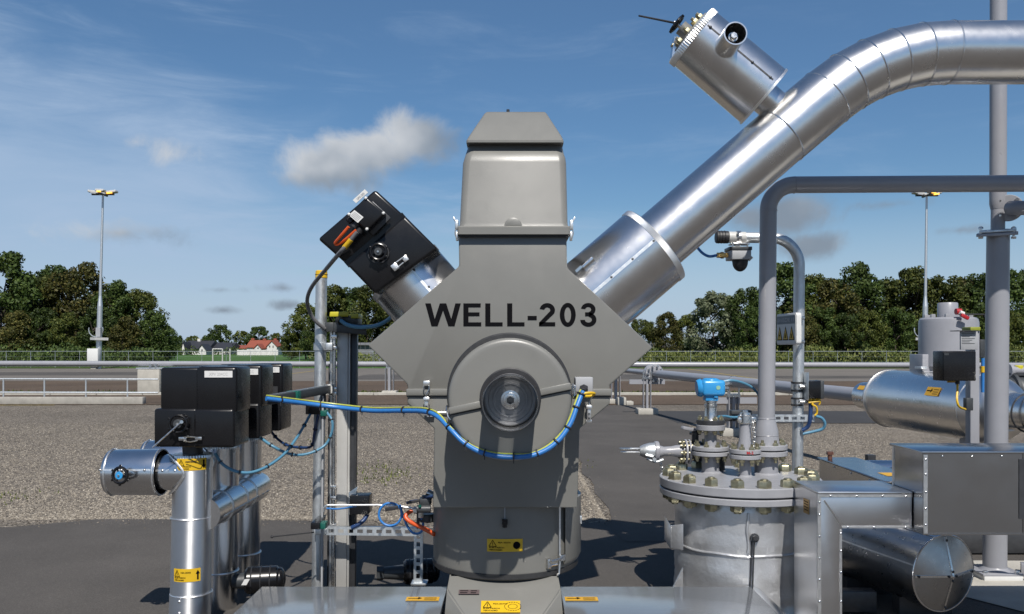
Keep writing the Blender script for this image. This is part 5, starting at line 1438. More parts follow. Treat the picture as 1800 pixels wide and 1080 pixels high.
# instrument branch with blue transmitter
x1, z1_ = nozzle(1249, 7.22, .073, 832, 800, 784, .153, 8)
Y1 = 7.22
part('instrument_pipe', G().lathe((x1, Y1, 0), (0, 0, 1), [(z1_(784), .057), (z1_(777), .052), (z1_(763), .050), (z1_(757), .061)], 28), M['pipe_grey'], vs_)
part('nozzle_flange', G().cyl((x1, Y1, z1_(756)), (x1, Y1, z1_(746.5)), .120, None, 40, True, .004), M['flange'], vs_)
part('nozzle_flange', G().cyl((x1, Y1, z1_(746)), (x1, Y1, z1_(738)), .118, None, 40, True, .004), M['dark_steel'], vs_)
for i in range(8):
    a = 6.2832 * (i + .2) / 8; c = V((x1 + math.cos(a) * .096, Y1 + math.sin(a) * .096, 0))
    part('stud_bolt', G().nut(c + V((0, 0, z1_(738))), (0, 0, 1), .020, .02).nut(c + V((0, 0, z1_(756))), (0, 0, -1), .020, .02).cyl(c + V((0, 0, z1_(763))), c + V((0, 0, z1_(731))), .011, None, 8), M['brass'], vs_)
tx_ = thing('transmitter', 'bright blue level transmitter on a steel neck on top of the vessel', 'transmitter', (x1, Y1, z1_(738)))
part('neck', G().lathe((x1, Y1, 0), (0, 0, 1), [(z1_(738), .060), (z1_(733), .052), (z1_(716), .050), (z1_(715), .054), (z1_(712), .054), (z1_(711), .048), (z1_(708), .048), (z1_(707), .054), (z1_(704), .054)], 32), M['steel'], tx_)
b0 = V((x1, Y1, 0)); zc = z1_(682)
g = G().box((x1 + .012, Y1, zc), (.195, .17, .135), None, .028, 3)
hb_ = part('housing', g, M['bluepaint'], tx_)
part('end_cover', G().cyl((x1 - .075, Y1, zc), (x1 - .118, Y1, zc - .003), .078, .070, 32, True, .008), M['bluepaint'], hb_)
part('top_dome', G().lathe((x1, Y1, zc + .055), (0, 0, 1), [(0, .075), (.018, .068), (.026, .05)], 24), M['bluepaint'], hb_)
part('lower_clamp', G().box((x1 + .0, Y1, z1_(699)), (.11, .11, .055), None, .010).box((x1 + .03, Y1 - .04, z1_(693)), (.035, .06, .06), None, .006), M['bluepaint'], tx_)
part('badge', G().cyl((x1 + .045, Y1 - .084, zc + .005), (x1 + .045, Y1 - .088, zc + .005), .018, None, 18), pm('pale_green_badge', (.30, .55, .40), .5, 0, .05, 10, 0), hb_)
part('side_gland', G().nut((x1 + .108, Y1, zc + .035), (1, 0, .1), .022, .05).nut((x1 + .11, Y1 - .01, zc + .0), (1, 0, 0), .018, .04), M['steel'], tx_)
solo('blue_cable', G().tube([W(1271, 671, 7.22), W(1285, 669, 7.22), W(1302, 672, 7.25), W(1320, 680, 7.28), W(1332, 692, 7.3), W(1336, 705, 7.3)], .011, 8, 5), M['lblue'], 'short blue cable arching from the transmitter to the grey vent pipe', 'cable')

# capped nozzle in the middle
x2, z2_ = nozzle(1310, 7.0, .048, 838, 806, 789, .127, 8)
part('capped_stub', G().lathe((x2, 7.0, 0), (0, 0, 1), [(z2_(789), .066), (z2_(783), .064), (z2_(774), .051), (z2_(745), .046)], 32), M['pipe_grey'], vs_)
part('hammer_union', G().lathe((x2, 7.0, 0), (0, 0, 1), [(z2_(745), .052), (z2_(743), .062), (z2_(731), .060), (z2_(729), .045), (z2_(726), .043)], 24).nut((x2, 7.0, z2_(726)), (0, 0, 1), .022, .02).box((x2 + .055, 6.97, z2_(737)), (.05, .03, .04), None, .006).box((x2 - .05, 6.97, z2_(738)), (.04, .03, .04), None, .006), M['steel'], vs_)
g = G()
for i in range(13):
    p = W(1322 + 3.5 * math.sin(i * .25), 741 + i * 4.1, 6.92); g.torus(p, (1, (i % 2) * 1.0, .0) if i % 2 else (0, 1, 0), .011, .0032, 10, 5)
part('chain', g, M['steel'], vs_, None, True)
g = G(); f = cyl_fn((x2, 7.0, 0), .127, .1, z2_(789) - .02)(.002)
add_text(g, 'M-2', f, -.035, .02, -.012, .012, .03)
part('red_marking', g, M['red'], vs_, None, False, None)

# vent riser
x3, z3_ = nozzle(1347, 7.15, .097, 835, 800, 781, .171, 8)
vp = thing('vent_pipe', 'grey painted vent pipe rising from the vessel and turning right overhead', 'pipe', (x3, 7.15, z3_(781)))
Yv = 7.15; top = W(1350.5, 360, Yv)
part('reducer', G().lathe((x3, Yv, 0), (0, 0, 1), [(z3_(781), .108), (z3_(774), .103), (z3_(766), .099), (z3_(757), .097), (z3_(744), .081), (z3_(737), .073), (z3_(733), .0712)], 40), M['pipe_grey'], vp)
for y in (765, 736): part('weld_bead', G().torus((x3, Yv, z3_(y)), (0, 0, 1), .0985 if y > 750 else .0725, .003, 40, 6), M['pipe_grey'], vp)
cor = W(1351, 325.5, Yv); end = V((9.5, Yv, W(1800, 322.5, Yv).z + .03))
part('pipe_run', G().tube(bend(V((x3, Yv, z3_(733))), cor, end, .216, 14), .0695, 40), M['pipe_grey'], vp)
for q, dd in ((cor + V((0, 0, -.216)), (0, 0, 1)), (cor + V((.216, 0, 0)), (1, 0, 0))): part('weld_bead', G().torus(q, dd, .070, .003, 40, 6), M['pipe_grey'], vp)

# hose valve on the left of the lid
hv = thing('hose_valve', 'pale grey hose coupling with silver cap and prong sticking out left of the vessel lid', 'valve', W(1205, 800, 7.35))
Yh = 7.36; P_ = lambda a, b_, d=0: W(a, b_, Yh + d)
part('coupling_body', G().lathe(P_(1155, 794), (1, 0, .02), [(0, .052), (.03, .050), (.06, .040), (.12, .042), (.17, .052), (.24, .058)], 28), M['pipe_grey'], hv)
part('coupling_cap', G().lathe(P_(1156, 793), (-1, 0, .0), [(-.01, .062), (.0, .078), (.025, .080), (.03, .072), (.07, .070), (.12, .055), (.155, .038)], 28), M['galv'], hv)
part('coupling_ring', G().cyl(P_(1150, 793), P_(1158, 793), .084, None, 28, True, .006), M['pipe_grey'], hv)
part('prong', G().beam(P_(1127, 789), P_(1089, 789), .022, .014, .003).beam(P_(1127, 795), P_(1091, 795), .022, .010, .003), M['alu_bright'], hv)
part('cam_arm', G().tube([P_(1137, 806, -.05), P_(1152, 812, -.07), P_(1166, 808, -.07)], .012, 8, 4).tube([P_(1135, 800, -.07), P_(1148, 803, -.08)], .014, 8).nut(P_(1150, 808, -.07), (0, -1, 0), .02, .02), M['galv'], hv)
part('valve_flange', G().cyl(P_(1203, 794), P_(1207, 794), .105, None, 32, True, .004).cyl(P_(1209.5, 794), P_(1213, 794), .105, None, 32, True, .004), M['flange'], hv)
for i in range(8):
    a = 6.2832 * i / 8; c = P_(1201, 794) + V((0, math.cos(a) * .082, math.sin(a) * .082)); part('stud_bolt', G().cyl(c + V((-.035, 0, 0)), c + V((.075, 0, 0)), .010, None, 8).nut(c, (-1, 0, 0), .02, .02), M['brass'], hv)
part('valve_body', G().cyl(P_(1213, 794), P_(1242, 794), .075, None, 24).sphere(P_(1227, 794), .092, 20), M['dgrey'], hv)
part('valve_stem', G().cyl(P_(1222, 782), P_(1222, 757), .03, None, 16).cyl(P_(1222, 764), P_(1222, 760), .05, None, 16), M['dark_steel'], hv)
part('lever', G().beam(P_(1224, 757), P_(1199, 752, -.06), .045, .03, .008), M['pipe_grey'], hv)
part('elbow', G().tube(bend(P_(1240, 794), P_(1262, 796), P_(1262, 850), .06, 8), .058, 20), M['dgrey'], hv)
g = G()
for i in range(9): g.torus(P_(1160 + i * .6, 806 + i * 3.4, -.04), (1, (i % 2), 0) if i % 2 else (0, 1, 0), .010, .003, 10, 5)
part('chain', g, M['steel'], hv, None, True)

part('name_bracket', G().hexa([W(1178, 965, 6.66), W(1201, 968, 6.57), W(1201, 968, 6.75), W(1178, 965, 6.9), W(1178, 924, 6.66), W(1201, 921, 6.57), W(1201, 921, 6.75), W(1178, 924, 6.9)], .006).hexa([W(1168, 948, 6.94), W(1179, 966, 6.65), W(1179, 966, 6.68), W(1168, 948, 6.97), W(1168, 906, 6.94), W(1179, 924, 6.65), W(1179, 924, 6.68), W(1168, 906, 6.97)], .003), M['vessel'], vs_)
part('earth_boss', G().cyl(W(1326.5, 945, 6.50), W(1326.5, 946, 6.42), .034, None, 20, True, .005).nut(W(1327, 946, 6.42), (0, -1, 0), .022, .02), M['dark_steel'], vs_)
part('earth_rod', G().cyl(W(1326, 948, 6.43), W(1322, 1060, 6.43), .006, None, 8), M['dark_steel'], vs_)
part('earth_rod', G().cyl(W(1322, 948, 6.45), W(1317, 1060, 6.45), .005, None, 8), M['dark_steel'], vs_)
for sx in (-1, 1):
    part('gusset', G().prism([V((VX + sx * .50, VY - .2, .30)), V((VX + sx * .64, VY - .2, .02)), V((VX + sx * .50, VY - .2, .02))], (0, .03, 0)), M['vessel'], vs_)
    part('foot_plate', G().box((VX + sx * .62, VY - .18, .01), (.2, .24, .02)), M['dark_steel'], vs_)

# ------------------------------------------------------------------ aluminium boxes at lower right
def panel_box(t, x0, x1, y0, y1, z0, z1, mat, name='casing'):
    return part(name, G().box(((x0 + x1) / 2, (y0 + y1) / 2, (z0 + z1) / 2), (x1 - x0, y1 - y0, z1 - z0), None, .006, 1), mat, t)


sh = M['alu_sheet'] = clad('box_sheet', (.66, .66, .67), .30, .035, 5)
db = thing('duct_casing', 'L-shaped aluminium duct casing with rivets, standing in front of the vessel', 'duct', (2.4, 6.1, 0))
Yf, Yk = 5.9, 6.38
ztop = H - (868.5 - HY) * S(Yf); zarm = H - (929 - HY) * S(Yf)
xl, xleg, xe = W(1437, 0, Yf).x, W(1480, 0, Yf).x, 2.765
fr = [V((xl, Yf, ztop)), V((xe, Yf, ztop)), V((xe, Yf, zarm)), V((xleg, Yf, zarm)), V((xleg, Yf, 0)), V((xl, Yf, 0))]
part('front_panel', G().prism(fr, (0, .012, 0), .003), sh, db)
part('side_panel', G().box((xl + .006, (Yf + Yk) / 2 + .007, ztop / 2), (.012, Yk - Yf - .014, ztop - .002)), sh, db)
part('side_panel', G().box((xleg - .006, (Yf + Yk) / 2 + .007, zarm / 2), (.012, Yk - Yf - .014, zarm)), sh, db)
part('top_panel', G().box(((xl + xe) / 2, (Yf + Yk) / 2, ztop + .008), (xe - xl, Yk - Yf + .02, .016), None, .004), sh, db)
part('soffit_panel', G().box(((xleg + xe) / 2, (Yf + Yk) / 2 + .007, zarm + .006), (xe - xleg, Yk - Yf - .014, .012)), sh, db)
part('back_panel', G().prism([p + V((0, Yk - Yf, 0)) for p in fr], (0, .01, 0)), sh, db)
nF = V((0, -1, 0))
seam(db, V((xl + .012, Yf, 0)), V((xl + .012, Yf, ztop - .01)), nF, .024, .005); seam(db, V((xl, Yf, ztop - .012)), V((xe, Yf, ztop - .012)), nF, .022, .0055)
seam(db, V((xleg - .008, Yf, 0)), V((xleg - .008, Yf, zarm - .012)), nF, .014, .004); seam(db, V((xleg, Yf, zarm + .008)), V((xe, Yf, zarm + .008)), nF, .014, .004)
seam(db, V((xl + .045, Yf, ztop - .045)), V((xleg, Yf, zarm + .02)), nF, .010, .003, 0, M['alu_dull'])
screws(db, [V((xl + .012, Yf - .006, z)) for z in (.30, .45, .60, .75, .90, .985)] + [V((xleg - .008, Yf - .005, z)) for z in (.3, .5, .65, .77)] + [V((x, Yf - .006, ztop - .014)) for x in (2.2, 2.38, 2.56, 2.72)] + [V((x, Yf - .005, zarm + .008)) for x in (2.32, 2.5, 2.72)], nF, .009, M['alu_dull'])
f = lambda a, b_: V((xl - .0025, 6.12 + a, .915 + b_))
g = G(); quad(g, f, [(-.06, -.05), (-.06, .055), (.06, .05), (.06, -.055)]); pl = part('name_plate', g, M['gold'], db)
g = G(); f2 = lambda a, b_: f(a, b_) - V((.0015, 0, 0))
for b_ in (-.028, -.008, .012, .03): quad(g, f2, [(-.045, b_), (-.045, b_ + .006), (.045, b_ + .006), (.045, b_)])
part('print', g, M['ink'], pl)

sh = clad('shaded_casing_sheet', (.46, .46, .465), .20, .035, 5)  # darker copy of box_sheet, shade and dark surroundings put into its colour
eb = thing('equipment_casing', 'big rectangular aluminium casing at the right edge, front in shade', 'casing', (3.6, 5.98, .8))
Ya, Yb2 = 5.75, 6.22
xa, xb, za, zb2 = W(1623, 0, Ya).x, 5.2, H - (938 - HY) * S(Ya), H - (797 - HY) * S(Ya)
part('front_panel', G().box(((xa + 3.44) / 2, Ya + .006, (za + zb2) / 2), (3.44 - xa, .012, zb2 - za - .004)), sh, eb)
part('front_panel', G().box(((3.445 + xb) / 2, Ya + .006, (za + zb2) / 2), (xb - 3.445, .012, zb2 - za - .004)), sh, eb)
part('side_panel', G().box((xa + .006, (Ya + Yb2) / 2 + .007, (za + zb2) / 2), (.012, Yb2 - Ya - .014, zb2 - za - .004)), sh, eb)
part('top_panel', G().box(((xa + xb) / 2, (Ya + Yb2) / 2, zb2 + .006), (xb - xa + .03, Yb2 - Ya + .03, .016), None, .004), sh, eb)
part('bottom_panel', G().box(((xa + xb) / 2, (Ya + Yb2) / 2, za - .004), (xb - xa + .006, Yb2 - Ya + .006, .012)), sh, eb)
part('back_panel', G().box(((xa + xb) / 2, Yb2 - .003, (za + zb2) / 2), (xb - xa, .01, zb2 - za - .004)), sh, eb)
seam(eb, V((xa + .014, Ya, za)), V((xa + .014, Ya, zb2 - .01)), nF, .026, .005); seam(eb, V((3.44, Ya, za + .1)), V((3.44, Ya, zb2 - .04)), nF, .05, .006, 0, M['dark_steel'])
seam(eb, V((xa - .001, Yb2 - .02, za)), V((xa - .001, Yb2 - .02, zb2)), (-1, 0, 0), .022, .004, 0)
screws(eb, [V((xa + .014, Ya - .006, z)) for z in (.86, .97, 1.08, 1.2, 1.3)] + [V((x, Ya - .001, zb2 - .02)) for x in (2.9, 3.1, 3.3)], nF, .009, M['alu_dull'])
part('support_leg', G().box((4.6, 6.0, za / 2 - .01), (.09, .09, za - .02)).box((4.6, 6.0, .01), (.25, .25, .02)), M['dark_steel'], eb)

lb = thing('low_duct', 'lower aluminium duct behind the casings with a rusty brown plug on top', 'duct', (3.2, 7.8, 0))
panel_box(lb, 3.06, 3.42, 7.0, 8.5, .52, .945, sh); panel_box(lb, 3.045, 3.435, 6.985, 8.515, .947, .960, sh, 'top_panel')
for yy in (7.2, 8.3): part('leg', G().box((3.24, yy, .26), (.08, .08, .52)), M['dark_steel'], lb)
for yy in (7.3, 7.7, 8.1): part('rivet', G().sphere((3.058, yy, .92), .010, 6, (-1, 0, 0), .7, True), M['steel'], lb)
part('brown_plug', G().cyl((3.13, 8.4, .958), (3.13, 8.4, 1.0), .022, None, 12).nut((3.13, 8.4, 1.0), (0, 0, 1), .034, .03), M['brown'], lb)
f = lambda a, b_: V((3.25 + a, 7.35 + b_, .9625))
g = G(); quad(g, f, [(-.06, -.10), (.06, -.10), (.06, .10), (-.06, .10)]); part('warning_sticker', g, M['orange_vinyl'], lb)

cd = thing('clad_drum', 'lying aluminium clad drum with a shallow four-piece cone end, under the casing', 'drum', (3.04, 6.5, .2))
ax = V((.10, -1.05, -.012)).normalized(); cA = V((2.90, 7.40, .39)); cB = W(1659, 1008, 6.4); ax = (cB - cA).normalized(); RD = .288
part('jacket', G().cyl(cA, cB, RD, None, 72), M['alu_shaded'], cd)
part('rim_bead', G().torus(cB - ax * .004, ax, RD, .007, 64, 6), M['alu_dull'], cd)
xx, yy_, zz = frame(ax, (0, 0, 1)); tip = cB + ax * .085
for k in range(4):
    g = G(); a0 = math.pi / 2 * k
    ring = [cB + (xx * math.cos(a0 + math.pi / 2 * i / 12) + yy_ * math.sin(a0 + math.pi / 2 * i / 12)) * (RD - .004) for i in range(13)]
    v = [g.bm.verts.new(q) for q in ring]; c = g.bm.verts.new(tip)
    for i in range(12): g.bm.faces.new((v[i], v[i + 1], c))
    bmesh.ops.recalc_face_normals(g.bm, faces=g.bm.faces[:])
    part('end_segment', g, M['alu_shaded'], cd)
    d = xx * math.cos(a0) + yy_ * math.sin(a0); A = cB + d * (RD - .01) + ax * .006; B = tip + ax * .003
    part('end_rib', G().beam(A, B, .016, .008, 0, ax), M['alu_dull'], cd)
screws(cd, [cB + (xx * math.cos(math.pi / 2 * k) + yy_ * math.sin(math.pi / 2 * k)) * RD * q + ax * (.012 + .085 * (1 - q)) for k in range(4) for q in (.88, .12)], ax, .011, M['dark_steel'])
nl = (V((-.86, -.12, .25)) - ax * V((-.86, -.12, .25)).dot(ax)).normalized(); seam(cd, cA + nl * RD, cB + nl * RD, nl, .012, .004)
nl2 = (V((-.3, 0, .95)) - ax * V((-.3, 0, .95)).dot(ax)).normalized(); seam(cd, cA + nl2 * RD, cB + nl2 * RD, nl2, .012, .004, 0, M['alu_dull'])
for k in (.25, .8): part('saddle', G().box(V((cA.lerp(cB, k).x, cA.lerp(cB, k).y, .07)), (.4, .12, .14)), M['dark_steel'], cd)
part('feed_pipe', G().cyl((2.5, 7.25, .40), (3.0, 7.25, .38), .16, None, 40), M['alu_dull'], cd)
part('top_nozzle', G().cyl(W(1600, 938, 6.8), W(1600, 926, 6.8), .03, None, 14), M['dark_steel'], cd)
sk = thing('skid_frame', 'low dark steel skid beams under the lying drum', 'frame', (3.0, 6.5, 0))
for a, b_ in (((2.35, 6.62, .10), (2.8, 6.6, .10)), ((2.6, 7.65, .10), (3.9, 7.65, .10))): part('beam', G().beam(a, b_, .12, .16, .006), M['dark_steel'], sk)

# pipework in the shade behind the column
pw = thing('low_pipework', 'dark bundle of low pipes and beams in the shade behind the casings', 'pipework', (4.6, 9.2, 0))
for (y, z, r, m_) in ((8.9, .42, .13, 'dark_steel'), (9.5, .70, .10, 'alu_dull'), (10.0, .30, .12, 'dgrey')):
    part('pipe', G().cyl((3.8, y, z), (11, y, z), r, None, 28), M[m_], pw)
part('beam', G().beam((3.9, 8.5, .12), (11, 8.5, .12), .14, .2, .006), M['dark_steel'], pw)
for x in (4.2, 5.3, 6.6): part('stand', G().box((x, 9.3, .3), (.1, 1.7, .10)).box((x, 8.6, .3), (.09, .09, .6)).box((x, 10.0, .4), (.09, .09, .8)), M['dark_steel'], pw)
for x in (4.05, 4.95): part('valve', G().cyl((x, 8.9, .42), (x, 8.9, .78), .05, None, 14).torus((x, 8.9, .78), (0, 0, 1), .10, .014, 20, 6).cyl((x - .1, 8.9, .42), (x + .1, 8.9, .42), .19, None, 24), M['dgrey'], pw)
solo('hose', G().tube([(3.3, 6.9, .78), (3.9, 7.1, .71), (4.6, 7.0, .64), (5.6, 6.9, .6)], .014, 8, 6), M['black_rough'], 'thin black hose running right from the lying drum past the column', 'hose')
solo('floor_beam', G().beam((4.62, 7.75, .05), (5.9, 7.1, .05), .10, .10, .005), M['pipe_grey'], 'grey steel angle lying on the pale concrete right of the column foot', 'beam')

# ------------------------------------------------------------------ thick grey column
Yc = 7.63
co = thing('support_column', 'thick grey painted column with flange plates, carrying the overhead pipe', 'column', (W(1748.5, 0, Yc).x, Yc, 0))
cb_ = V((W(1748.5, 0, Yc).x, Yc, .07)); ct = W(1754.5, 413, Yc)
part('lower_tube', G().cyl(cb_, ct, .098, .0935, 44), M['pipe_grey'], co)
part('foot_weld', G().lathe(cb_, (0, 0, 1), [(0, .13), (.02, .106), (.03, .099)], 40), M['pipe_grey'], co)
part('base_plate', G().box((cb_.x - .01, Yc + .02, .0575), (.36, .36, .024), None, .004), M['pipe_grey'], co)
part('plinth', G().box((cb_.x - .01, Yc + .0, .028), (.34, .32, .055), None, .006), M['white'], co)
for sx, sy in ((-1, -1), (1, -1), (-1, 1), (1, 1)): part('anchor_bolt', G().nut((cb_.x - .01 + sx * .14, Yc + .02 + sy * .14, .07), (0, 0, 1), .02, .02), M['steel'], co)
part('flange_plate', G().hexa([W(1716, 417, Yc - .13), W(1790, 413, Yc - .13), W(1790, 411, Yc + .2), W(1718, 415, Yc + .2), W(1716, 412, Yc - .13), W(1790, 407.5, Yc - .13), W(1790, 406, Yc + .2), W(1718, 410, Yc + .2)], .003), M['pipe_grey'], co)
part('flange_plate', G().hexa([W(1721, 410.5, Yc - .12), W(1787, 406.5, Yc - .12), W(1787, 405, Yc + .19), W(1723, 409, Yc + .19), W(1721, 406, Yc - .12), W(1787, 402.5, Yc - .12), W(1787, 401, Yc + .19), W(1723, 405, Yc + .19)], .003), M['galv'], co)
for px in (1724, 1782): part('plate_bolt', G().nut(W(px, 416, Yc - .1), (0, 0, -1), .020, .02).cyl(W(px, 419, Yc - .1), W(px, 398, Yc - .1), .011, None, 8).nut(W(px, 403, Yc - .1), (0, 0, 1), .020, .018), M['steel'], co)
part('neck_tube', G().cyl(W(1754, 405, Yc), W(1754.3, 360, Yc), .058, None, 32), M['pipe_grey'], co)
part('bell', G().lathe(W(1754.2, 368, Yc), (0, 0, 1), [(0, .060), (.05, .070), (.09, .069), (.16, .0705)], 36), M['pipe_grey'], co)
part('upper_tube', G().cyl(W(1754.3, 345, Yc), W(1755.5, -160, Yc), .069, None, 40), M['pipe_grey'], co)
bf = W(1773, 366, Yc - .06); bn = V((-.50, -.86, -.05)).normalized()
part('branch_flange', G().cyl(bf + bn * .012, bf - bn * .02, .117, None, 44, True, .004), M['flange'], co)
part('branch_pipe', G().cyl(bf - bn * .15, bf, .066, None, 32).tube(bend(W(1776, 366, Yc - .12), W(1790, 366, Yc - .22), W(2900, 360, Yc - .24), .05, 6), .062, 28), M['pipe_grey'], co)
bx1, by1, _ = frame(bn)
for i in range(4):
    a = 6.2832 * (i + .5) / 4; c = bf + (bx1 * math.cos(a) + by1 * math.sin(a)) * .092; part('flange_bolt', G().nut(c + bn * .012, bn, .019, .018).cyl(c + bn * .01, c + bn * .045, .010, None, 8), M['steel'], co)

# ------------------------------------------------------------------ hooked pole with detector and sign
Yd = 7.6; rp_ = .0478
dp = thing('hooked_pole', 'galvanised pole with its top bent over to the left, right of the vent pipe', 'pole', (W(1401.5, 0, Yd).x, Yd, 0))
pbm = V((W(1400, 1000, Yd).x, Yd, 0)); corner = W(1405.5, 418.5, Yd); tip_ = W(1303, 418, Yd)
part('tube', G().tube(bend(pbm, corner, tip_, .25, 14), rp_, 32), M['galv'], dp)
part('sleeve', G().cyl(W(1310, 418, Yd), W(1277, 417.3, Yd), rp_ + .003, None, 28), M['offwhite'], dp)
part('end_cap', G().cyl(W(1281, 417.4, Yd), W(1258, 417, Yd), rp_ + .008, None, 28, True, .008), M['black_rough'], dp)
for px in (1263, 1268, 1273): part('cap_rib', G().torus(W(px, 417.1, Yd), (1, 0, 0), rp_ + .008, .003, 24, 6), M['black'], dp)
part('pipe_clamp', G().cyl(W(1293.5, 418, Yd), W(1301, 418, Yd), rp_ + .012, None, 28).pbox(1294, 426, 1301, 434, Yd - .04, .08, .004).nut(W(1297, 411, Yd - .05), (0, -1, 0), .014, .02), M['steel'], dp)
for y in (673, 687, 700.5, 712): part('clamp_band', G().cyl(W(1401.2, y + 1.6, Yd), W(1401.2, y - 1.6, Yd), rp_ + .006, None, 28), M['black_rough'], dp)
for y in (680, 706.5): part('pole_clamp', G().cyl(W(1401.2, y + 4.5, Yd), W(1401.2, y - 4.5, Yd), rp_ + .0045, None, 28).pbox(1405, y - 4, 1416, y + 3, Yd - .07, .05, .004).cyl(W(1406, y, Yd - .08), W(1423, y, Yd - .08), .010, None, 8).nut(W(1414, y, Yd - .08), (1, 0, 0), .02, .018), M['steel'], dp)
gd = thing('gas_detector', 'grey gas detector with black dome hanging under the hooked pole', 'detector', W(1300, 430, Yd))
part('body', G().pbox(1284, 439.5, 1321, 456, Yd - .09, .18, .008), M['boxgrey'], gd)
part('lid', G().pbox(1282.5, 433.5, 1322.5, 440, Yd - .095, .19, .005), M['dgrey'], gd)
part('hanger', G().pbox(1285, 427, 1318, 430, Yd - .05, .1, .003).cyl(W(1288, 427, Yd - .05), W(1288, 435, Yd - .05), .008, None, 8).cyl(W(1314, 427, Yd - .05), W(1314, 435, Yd - .05), .008, None, 8), M['steel'], gd)
part('dome', G().cyl(W(1301, 456, Yd), W(1301, 461, Yd), .070, None, 28).sphere(W(1301, 461, Yd), .068, 24, (0, 0, -1), 1.25, True), M['black_rough'], gd)
part('brass_gland', G().cyl(W(1284, 449, Yd), W(1270, 449, Yd), .022, None, 14).nut(W(1272, 449, Yd), (-1, 0, 0), .030, .03).cyl(W(1266, 449, Yd), W(1260, 449, Yd), .024, None, 14), M['gold'], gd)
part('side_screw', G().cyl(W(1322, 452, Yd - .06), W(1316, 458, Yd - .06), .012, None, 8), M['steel'], gd)
solo('blue_cable', G().tube([W(1261, 449, Yd), W(1247, 451, Yd), W(1236, 446, Yd), W(1228, 438, Yd), W(1221, 428, Yd)], .0125, 8, 5), M['blue'], 'blue cable curling from the gas detector behind the diagonal pipe', 'cable')

ws = thing('warning_sign', 'white framed sign with three yellow warning triangles on the hooked pole', 'sign', W(1388, 580, 7.45))
A, B, C_, D_ = W(1365, 606, 7.76), W(1400, 606, 7.32), W(1400, 549.5, 7.32), W(1365, 556.5, 7.76)
A.z = B.z = W(1400, 606, 7.32).z; D_.z = C_.z
r_ = (B - A); uu = (C_ - B); nn_ = r_.cross(uu).normalized(); nn_ = -nn_ if nn_.y > 0 else nn_
def rr(k, rad, n=5):
    c0, pts = A.lerp(C_, .5), []
    w_, h_ = r_.length / 2 * k, uu.length / 2 - r_.length / 2 * (1 - k); e1, e2 = r_.normalized(), uu.normalized()
    for (sx, sy, q) in ((-1, -1, 180), (1, -1, 270), (1, 1, 0), (-1, 1, 90)):
        for i in range(n): t = math.radians(q + 90 * i / (n - 1)); pts.append(c0 + e1 * (sx * (w_ - rad) + rad * math.cos(t)) + e2 * (sy * (h_ - rad) + rad * math.sin(t)))
    return pts
part('frame', G().prism(rr(1, .026), -nn_ * .045, .004), M['white'], ws)
part('face', G().prism([p + nn_ * .001 for p in rr(.93, .02)], nn_ * .002), M['white'], ws)
sf_ = lambda lift: (lambda a, b_: A + r_ * a + uu * b_ + nn_ * lift)
g = G(); quad(g, sf_(.0045), [(.05, .66), (.95, .66), (.95, .92), (.05, .92)]); hd_ = part('header', g, M['bluebar'], ws)
g = G(); add_text(g, 'GEVARENZONE', sf_(.006), .09, .70, .73, .85, .02); add_text(g, '11', sf_(.006), .80, .91, .73, .85, .02)
part('print', g, M['whiteink'], hd_, None, False, None)
for k, sym in ((0, 'flash'), (1, 'flame'), (2, 'cross')):
    u0 = .19 + .30 * k; g = G(); quad(g, sf_(.0045), [(u0 - .14, .14), (u0 + .14, .14), (u0, .60)]); tri = part('triangle', g, M['ink'], ws)
    g = G(); quad(g, sf_(.006), [(u0 - .105, .17), (u0 + .105, .17), (u0, .52)]); part('triangle_field', g, M['yellow'], tri)
    g = G(); fz = sf_(.0075)
    if sym == 'cross':
        for a, b_ in (((u0 - .035, .2), (u0 + .035, .34)), ((u0 - .035, .34), (u0 + .035, .2))): strip(g, fz, a, b_, .022)
    elif sym == 'flame': quad(g, fz, [(u0 - .03, .21), (u0 + .03, .21), (u0 + .02, .3), (u0, .40), (u0 - .025, .29)])
    else: quad(g, fz, [(u0 - .01, .2), (u0 + .035, .32), (u0 + .005, .32), (u0 + .015, .41), (u0 - .035, .28), (u0 - .005, .28)])
    bmesh.ops.recalc_face_normals(g.bm, faces=g.bm.faces[:]); part('symbol', g, M['ink'], tri)
part('sign_bracket', G().beam(W(1401, 559, 7.37), W(1411, 559, 7.54), .025, .025, .003).beam(W(1401, 601, 7.37), W(1411, 601, 7.54), .025, .025, .003).nut(W(1410, 559, 7.52), (1, 0, 0), .016, .02).nut(W(1410, 601, 7.52), (1, 0, 0), .016, .02), M['steel'], ws)

jx = thing('junction_box', 'black junction box on a steel plate clamped to the hooked pole', 'junction box', W(1430, 690, Yd))
part('back_plate', G().hexa([W(1411, 703, Yd - .02), W(1421, 703, Yd - .16), W(1422, 703, Yd - .15), W(1412, 703, Yd), W(1411, 655, Yd - .02), W(1421, 655, Yd - .16), W(1422, 655, Yd - .15), W(1412, 655, Yd)], .001), M['galv'], jx)
part('box', G().pbox(1423, 670, 1443, 701, Yd - .16, .16, .006), M['black'], jx)
part('lid', G().pbox(1442.6, 669.5, 1449, 701.5, Yd - .16, .16, .006), M['dgrey'], jx)
part('glands', G().cyl(W(1425, 701, Yd - .1), W(1425, 706, Yd - .1), .018, None, 10).cyl(W(1432, 701, Yd - .1), W(1432, 706, Yd - .1), .018, None, 10).cyl(W(1439, 701, Yd - .1), W(1439, 706, Yd - .1), .018, None, 10), M['yellow'], jx)
solo('blue_cable', G().tube([W(1425, 705, Yd - .1), W(1425, 720, Yd - .1), W(1424, 737, Yd - .1), W(1420, 750, Yd - .08), W(1410, 757, Yd - .07)], .018, 10, 5), M['dblue'], 'thick dark blue cable dropping from the junction box to the hooked pole', 'cable')
